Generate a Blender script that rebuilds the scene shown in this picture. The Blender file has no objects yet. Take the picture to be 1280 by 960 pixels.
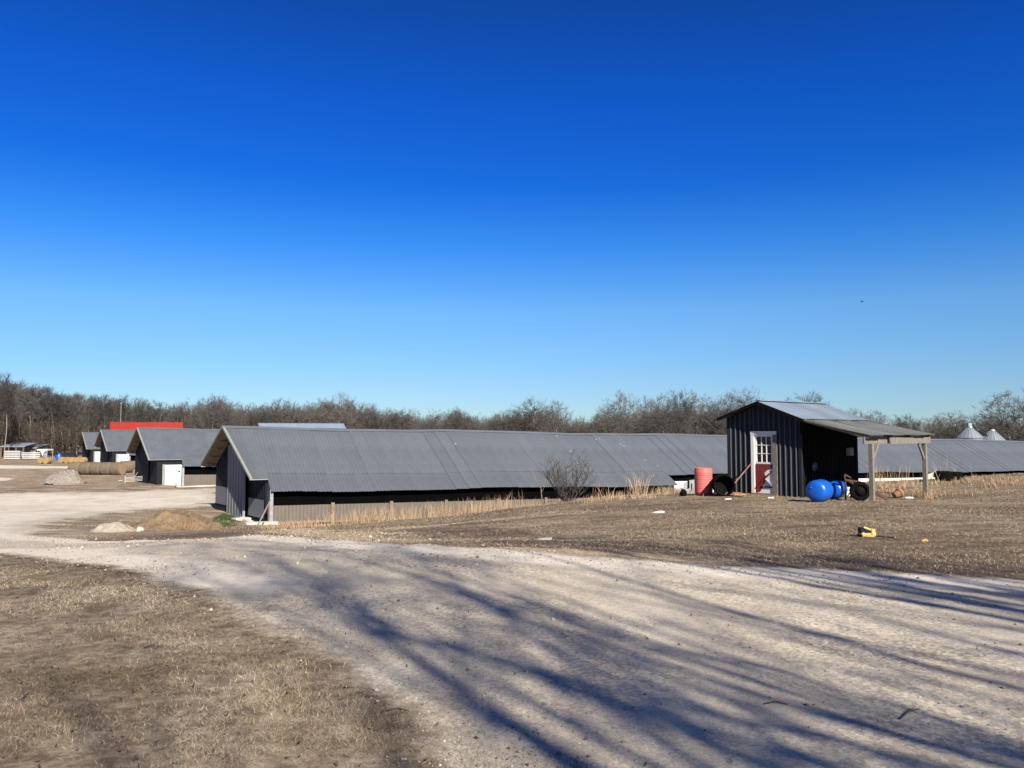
import bpy, math, random
import numpy as np
from mathutils import Vector, Matrix

# ------------------------------------------------------------------ camera, world, sun, exposure
SC = bpy.context.scene
COL = SC.collection
F, HZ, EYE = 1000.0, 541.5, 1.65          # focal length and horizon of the 1280 px photo, eye height
PHI = math.atan((HZ - 480) / F)
cam_d = bpy.data.cameras.new('camera')
cam_d.sensor_width = 36
cam_d.lens = 36 * F / 1280
cam_d.clip_start, cam_d.clip_end = 0.05, 9000
cam = bpy.data.objects.new('camera', cam_d)
COL.objects.link(cam)
cam.location = (0, 0, EYE)
cam.rotation_euler = (math.pi / 2 + PHI, 0, 0)
SC.camera = cam

SUN_AZ, SUN_EL = math.radians(180 - 25), math.radians(32)     # azimuth clockwise from +Y, elevation
world = bpy.data.worlds.new('World')
SC.world = world
world.use_nodes = True
wn, wl = world.node_tree.nodes, world.node_tree.links
bg = wn['Background']
sky = wn.new('ShaderNodeTexSky')
sky.sky_type = 'NISHITA'
sky.sun_disc = False
sky.sun_elevation = SUN_EL
sky.sun_rotation = SUN_AZ
sky.altitude = 0
sky.air_density = 1.0
sky.dust_density = 0.0
sky.ozone_density = 1.5
# clear winter sky: same grade in every direction, deepening blue in view, made paler overhead
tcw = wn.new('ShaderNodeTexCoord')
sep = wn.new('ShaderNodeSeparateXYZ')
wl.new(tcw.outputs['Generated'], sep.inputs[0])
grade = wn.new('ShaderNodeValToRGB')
GR = [(0, (.3, .45, .7)), (.058, (.305, .462, .73)), (.151, (.28, .52, .81)), (.226, (.11, .425, .9)), (.298, (.036, .305, .9)), (.388, (.026, .262, .89)), (.486, (.03, .215, .7)), (.7, (.34, .34, .57)), (1, (.7, .56, .55))]  # last two stops, above the view, made paler and warmer to fill shadows
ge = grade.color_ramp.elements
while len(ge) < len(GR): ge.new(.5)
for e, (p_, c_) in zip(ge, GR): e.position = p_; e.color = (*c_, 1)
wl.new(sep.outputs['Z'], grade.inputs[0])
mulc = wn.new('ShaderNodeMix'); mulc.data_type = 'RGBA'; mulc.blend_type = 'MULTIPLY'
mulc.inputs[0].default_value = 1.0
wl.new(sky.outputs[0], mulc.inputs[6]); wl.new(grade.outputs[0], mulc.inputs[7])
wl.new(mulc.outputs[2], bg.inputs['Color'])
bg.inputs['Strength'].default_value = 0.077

sd = bpy.data.lights.new('sun', 'SUN')
sd.energy = 5.0
sd.angle = math.radians(0.53)
sd.color = (1.0, 0.92, 0.78)
sun = bpy.data.objects.new('sun', sd)
COL.objects.link(sun)
TOSUN = Vector((math.sin(SUN_AZ) * math.cos(SUN_EL), math.cos(SUN_AZ) * math.cos(SUN_EL), math.sin(SUN_EL)))
sun.rotation_euler = TOSUN.to_track_quat('Z', 'Y').to_euler()
sun.location = TOSUN * 100

SC.view_settings.view_transform = 'Standard'
SC.view_settings.look = 'None'
SC.view_settings.exposure = 0.98
SC.view_settings.gamma = 1
SC.render.engine = 'CYCLES'
SC.cycles.max_bounces = 6
SC.cycles.transparent_max_bounces = 6

rng = np.random.default_rng(7)
random.seed(7)

# ------------------------------------------------------------------ small maths helpers
def at(px, py, d):
    """world point on the sight line of a photo pixel at forward distance d"""
    a, b = (px - 640) / F, (480 - py) / F
    c, s = math.cos(PHI), math.sin(PHI)
    fy, fz = c - b * s, s + b * c
    return Vector((a * d / fy, d, EYE + fz / fy * d))

def vnoise(x, y, seed=0):
    """smooth value noise in numpy, 0..1"""
    xi, yi = np.floor(x).astype(np.int64), np.floor(y).astype(np.int64)
    fx, fy = x - xi, y - yi
    fx, fy = fx * fx * (3 - 2 * fx), fy * fy * (3 - 2 * fy)
    def h(a, b):
        n = (a * 374761393 + b * 668265263 + seed * 974711) & 0x7fffffff
        n = ((n ^ (n >> 13)) * 1274126177) & 0x7fffffff
        return ((n ^ (n >> 16)) & 0xffff) / 65535.0
    return (h(xi, yi) * (1 - fx) + h(xi + 1, yi) * fx) * (1 - fy) + (h(xi, yi + 1) * (1 - fx) + h(xi + 1, yi + 1) * fx) * fy

def fbm(x, y, seed=0, n=4):
    t, a, s = 0, 0.5, 0
    for k in range(n):
        t = t + a * vnoise(x * 2 ** k, y * 2 ** k, seed + k); s += a; a *= .5
    return t / s

def sstep(a, b, x):
    t = np.clip((x - a) / (b - a), 0, 1)
    return t * t * (3 - 2 * t)

# ------------------------------------------------------------------ terrain height
BTH = math.radians(63.3)
BU = Vector((math.sin(BTH), math.cos(BTH), 0))
BQ = Vector((-math.cos(BTH), math.sin(BTH), 0))
B1 = Vector((-17.04, 52.95, 0))            # point under the ridge of the long barn at its notch
BSL = 0.015                                # the barn and its yard fall gently along the barn

ctrl = []
for px, py, d in [(0, 700, 12), (100, 690, 13), (300, 674, 18), (200, 674, 20), (0, 680, 18), (100, 665, 26),
                  (0, 660, 29), (0, 640, 48), (100, 640, 46), (270, 660, 32), (100, 628, 62), (0, 618, 68), (230, 620, 66),
                  (0, 600, 95), (215, 607, 80), (120, 594, 104), (0, 582, 140), (60, 573, 185), (0, 570, 200), (170, 585, 125),
                  (340, 655.5, 47.3), (280, 640, 54),
                  (600, 689, 11.1), (450, 680, 13.5), (400, 668, 22), (480, 662, 25), (420, 657, 40), (560, 655, 27),
                  (600, 640, 36), (700, 650, 20), (700, 628, 33.5), (800, 619, 31.5), (760, 660, 18), (870, 617, 30),
                  (910, 616.5, 29.2), (1000, 622, 27), (1087, 626, 25.3), (1154, 621, 27.9), (1083, 671, 14),
                  (1187, 601, 33), (1280, 592, 37), (1280, 640, 20), (1200, 660, 15.5), (900, 660, 17), (1000, 690, 12),
                  (1400, 590, 38), (1600, 600, 36), (1050, 606, 33), (960, 612, 33), (890, 616.5, 34), (830, 618.5, 34)]:
    p = at(px, py, d)
    ctrl.append((p.x, p.y, p.z))
for x, y in [(-9, -4), (0, -4), (9, -4), (-5, 3), (0, 4), (6, 4), (-3.5, 7), (1, 7), (5, 8), (3, 10), (7, 9.5), (13, 10), (-8, -20), (15, -15),
             (25, 0), (0, -60), (60, -30), (-60, -40), (-14, 4)]:
    ctrl.append((x, y, 0.0 if x > -10 else -.4))
for t in (0, 15, 30, 45, 60, 80, 105, 140):
    for w in (-6.6, 5.5, 30):
        p = B1 + BU * t + BQ * w
        ctrl.append((p.x, p.y, -3.72 - BSL * t))
for ang in range(-60, 61, 15):
    for r in (200, 280, 420):
        a = math.radians(ang)
        ctrl.append((r * math.sin(a), r * math.cos(a), -4.3))
ctrl = np.array(ctrl)
CK = 2.5
def kern(dx, dy):
    return -np.sqrt(dx * dx + dy * dy + CK * CK)
n_ = len(ctrl)
A = np.zeros((n_ + 1, n_ + 1))
A[:n_, :n_] = kern(ctrl[:, 0][:, None] - ctrl[:, 0][None], ctrl[:, 1][:, None] - ctrl[:, 1][None]) - 0.03 * np.eye(n_)
A[:n_, n_] = 1
A[n_, :n_] = 1
wts = np.linalg.solve(A, np.append(ctrl[:, 2], 0))

def hgt(x, y):
    x, y = np.asarray(x, float), np.asarray(y, float)
    shp = x.shape
    x, y = x.ravel(), y.ravel()
    z = np.full(x.shape, wts[n_])
    for i in range(n_):
        z += wts[i] * kern(x - ctrl[i, 0], y - ctrl[i, 1])
    r = np.hypot(x, y)
    far = sstep(330, 520, r)
    z = z * (1 - far) + far * -4.3
    near = 1 - sstep(5, 40, r)
    z += (fbm(x * .8, y * .8, 3) - .5) * .07 * sstep(3, 16, r) + (fbm(x * 2.3, y * 2.3, 5, 3) - .5) * .03 * sstep(1, 3, r) * (1 - sstep(60, 120, r))
    return z.reshape(shp)

def gz(x, y):
    return float(hgt(np.array([x]), np.array([y]))[0])

def ground(px, py):
    """where the sight line of a photo pixel meets the ground"""
    ds = np.concatenate([np.linspace(1.5, 60, 700), np.linspace(60.2, 400, 600)])
    p = at(px, py, 1.0)
    dirx, dirz = p.x, p.z - EYE
    h = EYE + dirz * ds - hgt(dirx * ds, ds)
    k = np.argmax(h < 0)
    if h[k] >= 0: k = len(ds) - 1
    d = ds[k]
    if d > 45 and px > 380 and py > 590:            # just over the crest of the lawn: stand on the crest
        m = ds < 42
        d = ds[m][np.argmin((h / ds)[m])]
    return Vector((dirx * d, d, gz(dirx * d, d)))

def sdf(poly, x, y):
    """signed distance to a polygon, positive inside"""
    P = np.array(poly, float)
    Q = np.roll(P, -1, 0)
    best = np.full(x.shape, 1e9)
    ins = np.zeros(x.shape, bool)
    for (ax, ay), (bx, by) in zip(P, Q):
        ex, ey = bx - ax, by - ay
        t = np.clip(((x - ax) * ex + (y - ay) * ey) / (ex * ex + ey * ey + 1e-9), 0, 1)
        best = np.minimum(best, np.hypot(x - ax - t * ex, y - ay - t * ey))
        c = (ay > y) != (by > y)
        with np.errstate(divide='ignore', invalid='ignore'):
            xi = ax + (y - ay) / (by - ay + 1e-12) * ex
        ins ^= c & (x < xi)
    return np.where(ins, best, -best)

def gpoly(pts, extra=()):
    return [tuple(ground(*p)[:2]) for p in pts] + list(extra)

ROAD = gpoly([(-160, 694), (0, 693), (60, 699), (150, 714), (235, 740), (330, 786), (420, 835), (500, 885), (580, 960)],
             [(0.4, 1.0), (0.8, -8), (14, -8), (14, 4)]) + gpoly([(1440, 752), (1280, 727), (1100, 716), (1000, 712), (900, 707), (800, 700),
             (700, 694), (600, 687), (500, 681), (400, 675), (330, 668), (270, 673), (150, 677), (60, 672), (0, 664), (-160, 664)])
YARD = gpoly([(-160, 616), (0, 617), (140, 616), (268, 611), (282, 622), (272, 631), (190, 636), (130, 643), (70, 652), (60, 668), (0, 676), (-160, 672)])
TRACK = gpoly([(-160, 581), (0, 581.5), (88, 583), (88, 585.5), (0, 586), (-160, 587)])
TRACK2 = gpoly([(-160, 598), (0, 597.5), (18, 598), (10, 601), (-160, 602)])
GREEN = gpoly([(258, 657), (262, 648), (280, 641), (296, 645), (299, 656), (280, 660)])
LEFT = gpoly([(-160, 694), (0, 693), (60, 699), (150, 714), (235, 740), (330, 786), (420, 835), (500, 885), (580, 960)], [(0.4, 1.0), (0, -8), (-14, -8)])
TAN = gpoly([(620, 686), (700, 686), (760, 690), (850, 696), (930, 700), (930, 707), (800, 700), (700, 694), (640, 691)])
TAN2 = gpoly([(330, 662), (380, 660), (470, 668), (560, 676), (500, 681), (400, 675)])
DIRT = [gpoly([(-100, 573), (60, 574), (110, 577), (40, 581), (-100, 580)]), gpoly([(60, 607), (175, 604), (270, 609), (265, 614), (140, 616), (-60, 617), (-60, 611)]),
        gpoly([(75, 646), (110, 641), (170, 648), (120, 662), (85, 664)]), gpoly([(150, 668), (270, 664), (330, 655), (300, 668), (200, 675)]),
        gpoly([(900, 690), (1280, 690), (1280, 722), (1000, 709), (900, 703)]), gpoly([(600, 672), (800, 680), (760, 690), (600, 683)]),
        gpoly([(230, 630), (270, 628), (290, 640), (320, 652), (290, 642), (240, 638)])]
CONC = gpoly([(302, 644), (325, 641), (345, 655), (330, 657)])

# ------------------------------------------------------------------ materials
def mat(name, col, rough=.8, metal=0.0, var=.18, scale=3.0, bump=0.0, bscale=40, rnd=0.0, spec=.3, stain=None, stain_scale=1.2, stain_amt=.5, obj=True):
    m = bpy.data.materials.new(name)
    m.use_nodes = True
    N, L = m.node_tree.nodes, m.node_tree.links
    b = N['Principled BSDF']
    b.inputs['Roughness'].default_value = rough
    b.inputs['Metallic'].default_value = metal
    b.inputs['Specular IOR Level'].default_value = spec
    tc = N.new('ShaderNodeTexCoord')
    src = tc.outputs['Object']
    nz = N.new('ShaderNodeTexNoise'); nz.inputs['Scale'].default_value = scale; nz.inputs['Detail'].default_value = 6
    L.new(src, nz.inputs['Vector'])
    mr = N.new('ShaderNodeMapRange')
    mr.inputs[1].default_value, mr.inputs[2].default_value = .25, .75
    mr.inputs[3].default_value, mr.inputs[4].default_value = 1 - var, 1 + var
    L.new(nz.outputs['Fac'], mr.inputs[0])
    val = mr.outputs[0]
    if rnd:
        oi = N.new('ShaderNodeObjectInfo')
        m2 = N.new('ShaderNodeMapRange'); m2.inputs[3].default_value, m2.inputs[4].default_value = 1 - rnd, 1 + rnd
        L.new(oi.outputs['Random'], m2.inputs[0])
        mm = N.new('ShaderNodeMath'); mm.operation = 'MULTIPLY'
        L.new(val, mm.inputs[0]); L.new(m2.outputs[0], mm.inputs[1]); val = mm.outputs[0]
    vm = N.new('ShaderNodeVectorMath'); vm.operation = 'SCALE'
    vm.inputs[0].default_value = col
    L.new(val, vm.inputs['Scale'])
    out = vm.outputs[0]
    if stain:
        n2 = N.new('ShaderNodeTexNoise'); n2.inputs['Scale'].default_value = stain_scale; n2.inputs['Detail'].default_value = 8; n2.inputs['Roughness'].default_value = .7
        L.new(src, n2.inputs['Vector'])
        r2 = N.new('ShaderNodeMapRange'); r2.inputs[1].default_value, r2.inputs[2].default_value = .52, .72; r2.inputs[4].default_value = stain_amt
        L.new(n2.outputs['Fac'], r2.inputs[0])
        mx = N.new('ShaderNodeMix'); mx.data_type = 'RGBA'
        L.new(r2.outputs[0], mx.inputs[0]); L.new(out, mx.inputs[6]); mx.inputs[7].default_value = (*stain, 1)
        out = mx.outputs[2]
    L.new(out, b.inputs['Base Color'])
    if bump:
        n3 = N.new('ShaderNodeTexNoise'); n3.inputs['Scale'].default_value = bscale; n3.inputs['Detail'].default_value = 5
        L.new(src, n3.inputs['Vector'])
        bp = N.new('ShaderNodeBump'); bp.inputs['Strength'].default_value = bump; bp.inputs['Distance'].default_value = .03
        L.new(n3.outputs['Fac'], bp.inputs['Height']); L.new(bp.outputs[0], b.inputs['Normal'])
    return m

def tint_mat(name, ramp, rough=.9, attr='tint'):
    """colour picked per blade or stone from a stored random number"""
    m = bpy.data.materials.new(name); m.use_nodes = True
    N, L = m.node_tree.nodes, m.node_tree.links
    b = N['Principled BSDF']; b.inputs['Roughness'].default_value = rough; b.inputs['Specular IOR Level'].default_value = .15
    a = N.new('ShaderNodeAttribute'); a.attribute_name = attr
    cr = N.new('ShaderNodeValToRGB')
    els = cr.color_ramp.elements
    while len(els) < len(ramp): els.new(.5)
    for e, (p, c) in zip(els, ramp):
        e.position = p; e.color = (*c, 1)
    L.new(a.outputs['Fac'], cr.inputs[0]); L.new(cr.outputs[0], b.inputs['Base Color'])
    return m

M = {}
M['roof'] = mat('galvanised_roof', (.118, .132, .154), .5, .25, .14, .7, rnd=.05, stain=(.085, .083, .082), stain_scale=.6, stain_amt=.45)
M['roof_spot'] = mat('pale_patch', (.26, .28, .3), .6)
M['roof_light'] = mat('bright_tin', (.235, .285, .36), .5, .4, .12, .8, rnd=.1, stain=(.2, .19, .19), stain_amt=.5)
M['roof_dull'] = mat('weathered_tin', (.15, .165, .16), .6, .3, .15, .8, rnd=.12, stain=(.09, .085, .075), stain_amt=.6)
M['red_roof'] = mat('red_metal', (.33, .034, .024), .5, .1, .1, .4, rnd=.04)
M['blue_roof'] = mat('pale_blue_metal', (.24, .3, .38), .45, .3, .08, .4, rnd=.04)
M['trim'] = mat('cream_trim', (.21, .22, .2), .6, 0, .12, 2)
M['tan_panel'] = mat('tan_wall_sheet', (.118, .102, .086), .65, .1, .12, 1.5, rnd=.08, stain=(.1, .08, .06), stain_amt=.5)
M['end_wall'] = mat('slate_wall_sheet', (.011, .0125, .018), .65, 0, .1, 1, rnd=.08, spec=.1)
M['end_panel'] = mat('grey_door_panel', (.15, .15, .162), .65, 0, .08, 1, rnd=.04)
M['curtain'] = mat('black_curtain', (.0025, .0025, .003), .95, 0, .2, 1, spec=.0)
M['timber'] = mat('brown_timber', (.16, .12, .09), .85, 0, .3, 6, rnd=.15)
M['soffit'] = mat('bare_underside', (.2, .155, .12), .8, 0, .2, 3)
M['white'] = mat('white_paint', (.66, .65, .62), .55, 0, .06, 2, stain=(.5, .45, .38), stain_amt=.35, stain_scale=3)
M['concrete'] = mat('concrete', (.5, .47, .43), .9, 0, .15, 4, bump=.3)
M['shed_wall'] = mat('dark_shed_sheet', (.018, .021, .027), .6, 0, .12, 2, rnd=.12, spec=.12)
M['shed_rib_lit'] = mat('shed_rib_lit', (.06, .068, .078), .6, 0, .12, 2, spec=.15)  # paler than the wall sheet: sunlit rib edges put into the colour
M['shed_dark'] = mat('shaded_shed_sheet', (.005, .0055, .006), .8, 0, .15, 2, spec=.08)  # near-black: the lean-to's shade on the right wall is put into the colour
M['wood_grey'] = mat('weathered_wood', (.165, .15, .128), .9, 0, .3, 8, bump=.3, rnd=.1, stain=(.14, .12, .09), stain_scale=4, stain_amt=.7)
M['door_red'] = mat('red_brown_door', (.17, .025, .02), .55, 0, .2, 6)
M['glass'] = mat('dark_glass', (.01, .012, .015), .08, 0, .05, 1, spec=.6)
M['barrel_red'] = mat('faded_red_plastic', (.5, .115, .1), .55, 0, .14, 4, stain=(.5, .2, .17), stain_amt=.5, stain_scale=5)
M['blue'] = mat('blue_plastic', (.005, .085, .42), .34, 0, .08, 3, spec=.5)
M['black'] = mat('black_rubber', (.004, .004, .004), .85, 0, .25, 8, bump=.2, spec=.06)
M['rust'] = mat('rusty_steel', (.09, .045, .035), .8, .2, .3, 12, stain=(.1, .05, .04), stain_scale=6)
M['pink_pole'] = mat('faded_red_pole', (.2, .1, .085), .7, 0, .25, 8)
M['terracotta'] = mat('terracotta', (.3, .15, .09), .9, 0, .15, 6)
M['yellow'] = mat('yellow_plastic', (.5, .32, .07), .45, 0, .08, 8)
M['yellow_pale'] = mat('sun_bleached_yellow', (.52, .4, .17), .5, 0, .08, 8)
M['hay'] = mat('hay', (.135, .102, .072), .95, 0, .35, 7, bump=.8, bscale=18, rnd=.12)
M['hay_end'] = mat('hay_end', (.28, .19, .11), .95, 0, .35, 7, bump=.8, bscale=18)
M['hay_gold'] = mat('hay_golden', (.27, .18, .085), .95, 0, .3, 7, bump=.6, bscale=14, rnd=.1)
M['silver'] = mat('silver_bin', (.27, .3, .33), .45, .4, .08, 1, rnd=.05)
M['bark'] = mat('bark', (.17, .155, .138), .95, 0, .3, 2, rnd=.2)
M['twig'] = mat('twig', (.092, .084, .077), .95, 0, .2, 1, rnd=.38)
M['bark_brown'] = mat('brown_brush_bark', (.085, .067, .055), .95, 0, .3, 2)
M['shrub'] = mat('shrub_bark', (.07, .061, .056), .95, 0, .25, 4)
M['pipe'] = mat('white_pipe', (.42, .41, .39), .5, 0, .1, 3)
M['bird'] = mat('bird', (.02, .02, .02), .8, 0, .1, 3)
M['navy'] = mat('dark_vehicle_paint', (.02, .025, .035), .3, .2, .1, 1)
M['stone'] = mat('pale_stone', (.5, .46, .41), .95, 0, .2, 9, bump=.5, rnd=.15)
M['slate'] = mat('grey_board', (.24, .25, .27), .8, 0, .2, 3, rnd=.1)

def ground_material():
    m = bpy.data.materials.new('ground_soil'); m.use_nodes = True
    N, L = m.node_tree.nodes, m.node_tree.links
    b = N['Principled BSDF']; b.inputs['Roughness'].default_value = .95; b.inputs['Specular IOR Level'].default_value = .12
    geo = N.new('ShaderNodeNewGeometry'); pos = geo.outputs['Position']
    def noise(scale, detail=6, rough=.6, vec=None, sc=None):
        n = N.new('ShaderNodeTexNoise'); n.inputs['Scale'].default_value = scale; n.inputs['Detail'].default_value = detail; n.inputs['Roughness'].default_value = rough
        v = vec or pos
        if sc:
            mp = N.new('ShaderNodeMapping'); mp.inputs['Scale'].default_value = sc; L.new(v, mp.inputs['Vector']); v = mp.outputs[0]
        L.new(v, n.inputs['Vector'])
        return n.outputs['Fac']
    def ramp(fac, *st):
        c = N.new('ShaderNodeValToRGB'); e = c.color_ramp.elements
        while len(e) < len(st): e.new(.5)
        for q, (p, col) in zip(e, st): q.position = p; q.color = (*col, 1)
        L.new(fac, c.inputs[0]); return c.outputs[0]
    def rng_(fac, a, b_, c=0., d=1.):
        r = N.new('ShaderNodeMapRange'); r.inputs[1].default_value, r.inputs[2].default_value, r.inputs[3].default_value, r.inputs[4].default_value = a, b_, c, d
        L.new(fac, r.inputs[0]); return r.outputs[0]
    def mix(f, a, c, mode='MIX'):
        x = N.new('ShaderNodeMix'); x.data_type = 'RGBA'; x.blend_type = mode
        if isinstance(f, float): x.inputs[0].default_value = f
        else: L.new(f, x.inputs[0])
        for k, s in ((6, a), (7, c)):
            if isinstance(s, tuple): x.inputs[k].default_value = (*s, 1)
            else: L.new(s, x.inputs[k])
        return x.outputs[2]
    def math_(op, a, c):
        x = N.new('ShaderNodeMath'); x.operation = op
        for k, s in ((0, a), (1, c)):
            if isinstance(s, (int, float)): x.inputs[k].default_value = s
            else: L.new(s, x.inputs[k])
        return x.outputs[0]
    def attr(n):
        a = N.new('ShaderNodeAttribute'); a.attribute_name = n; return a.outputs['Fac']
    def edge(a, nz, amt, lo=.35, hi=.65):
        return rng_(math_('ADD', a, math_('MULTIPLY', math_('SUBTRACT', nz, .5), amt)), lo, hi)
    n_big, n_mid, n_fine, n_grit = noise(.22, 5), noise(1.1, 6, .65), noise(9, 6, .7), noise(70, 4, .8)
    n_str = noise(1.0, 6, .7, sc=(.35, 1.6, 1))
    # thatch of dead grass over brown soil
    thatch = ramp(n_fine, (.25, (.095, .07, .047)), (.42, (.2, .152, .103)), (.58, (.33, .262, .18)), (.8, (.45, .37, .265)))
    soil = ramp(n_fine, (.3, (.085, .062, .045)), (.6, (.17, .127, .09)), (.85, (.27, .21, .15)))
    base = mix(rng_(n_str, .42, .64), thatch, soil)
    base = mix(rng_(noise(2.2, 5, .7, sc=(.5, 1.3, 1)), .46, .64, 0., .75), base, mix(1.0, base, (.6, .55, .5), 'MULTIPLY'))
    base = mix(rng_(n_big, .42, .62, 0., .8), base, mix(1.0, base, (.55, .5, .48), 'MULTIPLY'))
    straw = ramp(n_fine, (.22, (.085, .064, .046)), (.42, (.195, .15, .108)), (.58, (.325, .262, .193)), (.78, (.46, .385, .295)))
    straw = mix(rng_(n_mid, .5, .7, 0., .75), straw, soil)
    straw = mix(rng_(noise(2.6, 5, .7), .45, .62, 0., .8), straw, mix(1.0, straw, (.62, .57, .5), 'MULTIPLY'))
    straw = mix(rng_(n_big, .45, .62, 0., .7), straw, mix(1.0, straw, (.6, .58, .5), 'MULTIPLY'))
    base = mix(edge(attr('straw'), n_mid, .5), base, straw)
    dirt = ramp(n_str, (.3, (.07, .05, .038)), (.6, (.12, .09, .07)), (.85, (.24, .19, .145)))
    base = mix(edge(attr('dirt'), n_str, 1.0, .3, .75), base, dirt)
    yardc = ramp(noise(.55, 8, .75, sc=(.5, 1.5, 1)), (.36, (.13, .094, .065)), (.47, (.24, .18, .125)), (.55, (.4, .325, .24)), (.66, (.5, .42, .32)))
    base = mix(edge(attr('yardmix'), n_str, 1.2, .3, .8), base, yardc)
    tan = ramp(n_fine, (.3, (.3, .22, .14)), (.6, (.46, .36, .25)))
    base = mix(edge(attr('tan'), n_mid, .8), base, tan)
    green = ramp(n_fine, (.3, (.03, .04, .014)), (.7, (.075, .095, .034)))
    base = mix(edge(attr('green'), n_fine, .7), base, green)
    # gravel: pale crushed stone, dusty wheel tracks, coarser grit towards the edges
    road = ramp(n_fine, (.25, (.355, .315, .255)), (.5, (.425, .38, .312)), (.75, (.49, .442, .37)))
    road = mix(rng_(n_big, .3, .7, 0., .5), road, (.4, .335, .255))
    road = mix(rng_(noise(.9, 5, .6, sc=(1.4, .5, 1)), .45, .7, 0., .55), road, (.56, .505, .425))
    grit = ramp(n_grit, (.3, (.55, .55, .55)), (.5, (1, 1, 1)), (.72, (1.3, 1.3, 1.3)))
    vor = N.new('ShaderNodeTexVoronoi'); vor.inputs['Scale'].default_value = 34; L.new(pos, vor.inputs['Vector'])
    stones = ramp(vor.outputs['Color'], (.2, (.6, .6, .6)), (.8, (1.35, 1.32, 1.28)))
    road = mix(rng_(noise(.5, 4), .4, .62, .15, .85), road, mix(1.0, road, stones, 'MULTIPLY'))
    road = mix(1.0, road, grit, 'MULTIPLY')
    road = mix(1.0, road, ramp(noise(26, 5, .75), (.3, (.84, .83, .82)), (.5, (1, 1, 1)), (.7, (1.1, 1.1, 1.1))), 'MULTIPLY')
    specks = N.new('ShaderNodeTexVoronoi'); specks.inputs['Scale'].default_value = 13; L.new(pos, specks.inputs['Vector'])
    road = mix(rng_(specks.outputs['Distance'], .07, .12, .5, 0.), road, (.16, .135, .11))
    pale = ramp(n_fine, (.3, (.44, .39, .32)), (.7, (.64, .58, .5)))
    road = mix(edge(attr('pale'), n_mid, .8), road, pale)
    rmask = edge(math_('ADD', attr('road'), math_('MULTIPLY', math_('SUBTRACT', n_fine, .5), .5)), n_mid, .8, .3, .7)
    colr = mix(rmask, base, road)
    L.new(colr, b.inputs['Base Color'])
    hgt_ = math_('ADD', math_('MULTIPLY', n_fine, 1.0), math_('MULTIPLY', n_grit, .35))
    bp = N.new('ShaderNodeBump'); bp.inputs['Distance'].default_value = .035
    L.new(rng_(rmask, 0, 1, .9, .14), bp.inputs['Strength'])
    L.new(hgt_, bp.inputs['Height']); L.new(bp.outputs[0], b.inputs['Normal'])
    return m
M['ground'] = ground_material()

# ------------------------------------------------------------------ mesh helpers
class MB:
    def __init__(s): s.v, s.f = [], []
    def quad(s, a, b, c, d):
        n = len(s.v); s.v += [a, b, c, d]; s.f.append((n, n + 1, n + 2, n + 3)); return s
    def poly(s, pts):
        n = len(s.v); s.v += list(pts); s.f.append(tuple(range(n, n + len(pts)))); return s
    def box(s, x0, x1, y0, y1, z0, z1, mtx=None):
        n = len(s.v)
        p = [Vector((x, y, z)) for z in (z0, z1) for y in (y0, y1) for x in (x0, x1)]
        if mtx: p = [mtx @ q for q in p]
        s.v += [tuple(q) for q in p]
        for f in ((0, 2, 3, 1), (4, 5, 7, 6), (0, 1, 5, 4), (2, 6, 7, 3), (0, 4, 6, 2), (1, 3, 7, 5)):
            s.f.append(tuple(n + i for i in f))
        return s
    def tube(s, a, b, r0, r1=None, n=8, caps=True):
        r1 = r0 if r1 is None else r1
        a, b = Vector(a), Vector(b)
        q = (b - a).to_track_quat('Z', 'Y')
        k = len(s.v)
        for c, r in ((a, r0), (b, r1)):
            for i in range(n):
                t = 2 * math.pi * i / n
                s.v.append(tuple(c + q @ Vector((r * math.cos(t), r * math.sin(t), 0))))
        for i in range(n):
            j = (i + 1) % n
            s.f.append((k + i, k + j, k + n + j, k + n + i))
        if caps:
            s.f.append(tuple(k + n - 1 - i for i in range(n))); s.f.append(tuple(k + n + i for i in range(n)))
        return s
    def beam(s, a, b, w, h):
        """square timber from a to b"""
        a, b = Vector(a), Vector(b)
        q = (b - a).to_track_quat('Z', 'Y')
        return s.box(-w / 2, w / 2, -h / 2, h / 2, 0, (b - a).length, Matrix.Translation(a) @ q.to_matrix().to_4x4())
    def lathe(s, prof, n=20, mtx=None):
        k = len(s.v)
        for r, z in prof:
            for i in range(n):
                t = 2 * math.pi * i / n
                p = Vector((r * math.cos(t), r * math.sin(t), z))
                s.v.append(tuple(mtx @ p if mtx else p))
        for j in range(len(prof) - 1):
            for i in range(n):
                i2 = (i + 1) % n
                s.f.append((k + j * n + i, k + j * n + i2, k + (j + 1) * n + i2, k + (j + 1) * n + i))
        return s
    def mesh(s, name, m, smooth=False):
        me = bpy.data.meshes.new(name)
        me.from_pydata([tuple(p) for p in s.v], [], s.f)
        if m: me.materials.append(m)
        if smooth:
            me.polygons.foreach_set('use_smooth', [True] * len(me.polygons))
        me.update()
        return me
    def build(s, name, m, parent=None, smooth=False):
        return link(name, s.mesh(name, m, smooth), parent)

def link(name, me, parent=None, loc=None, rot=None):
    o = bpy.data.objects.new(name, me)
    COL.objects.link(o)
    if parent: o.parent = parent
    if loc is not None: o.location = loc
    if rot is not None: o.rotation_euler = rot
    return o

def tag(o, label=None, cat=None, group=None, kind=None):
    if label: o['label'] = label
    if cat: o['category'] = cat
    if group: o['group'] = group
    if kind: o['kind'] = kind
    return o

def thing(name, label, cat, loc=(0, 0, 0), rz=0, group=None):
    o = bpy.data.objects.new(name, None)
    o.empty_display_size = .3
    COL.objects.link(o)
    o.location = loc; o.rotation_euler = (0, 0, rz)
    return tag(o, label, cat, group)

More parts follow.
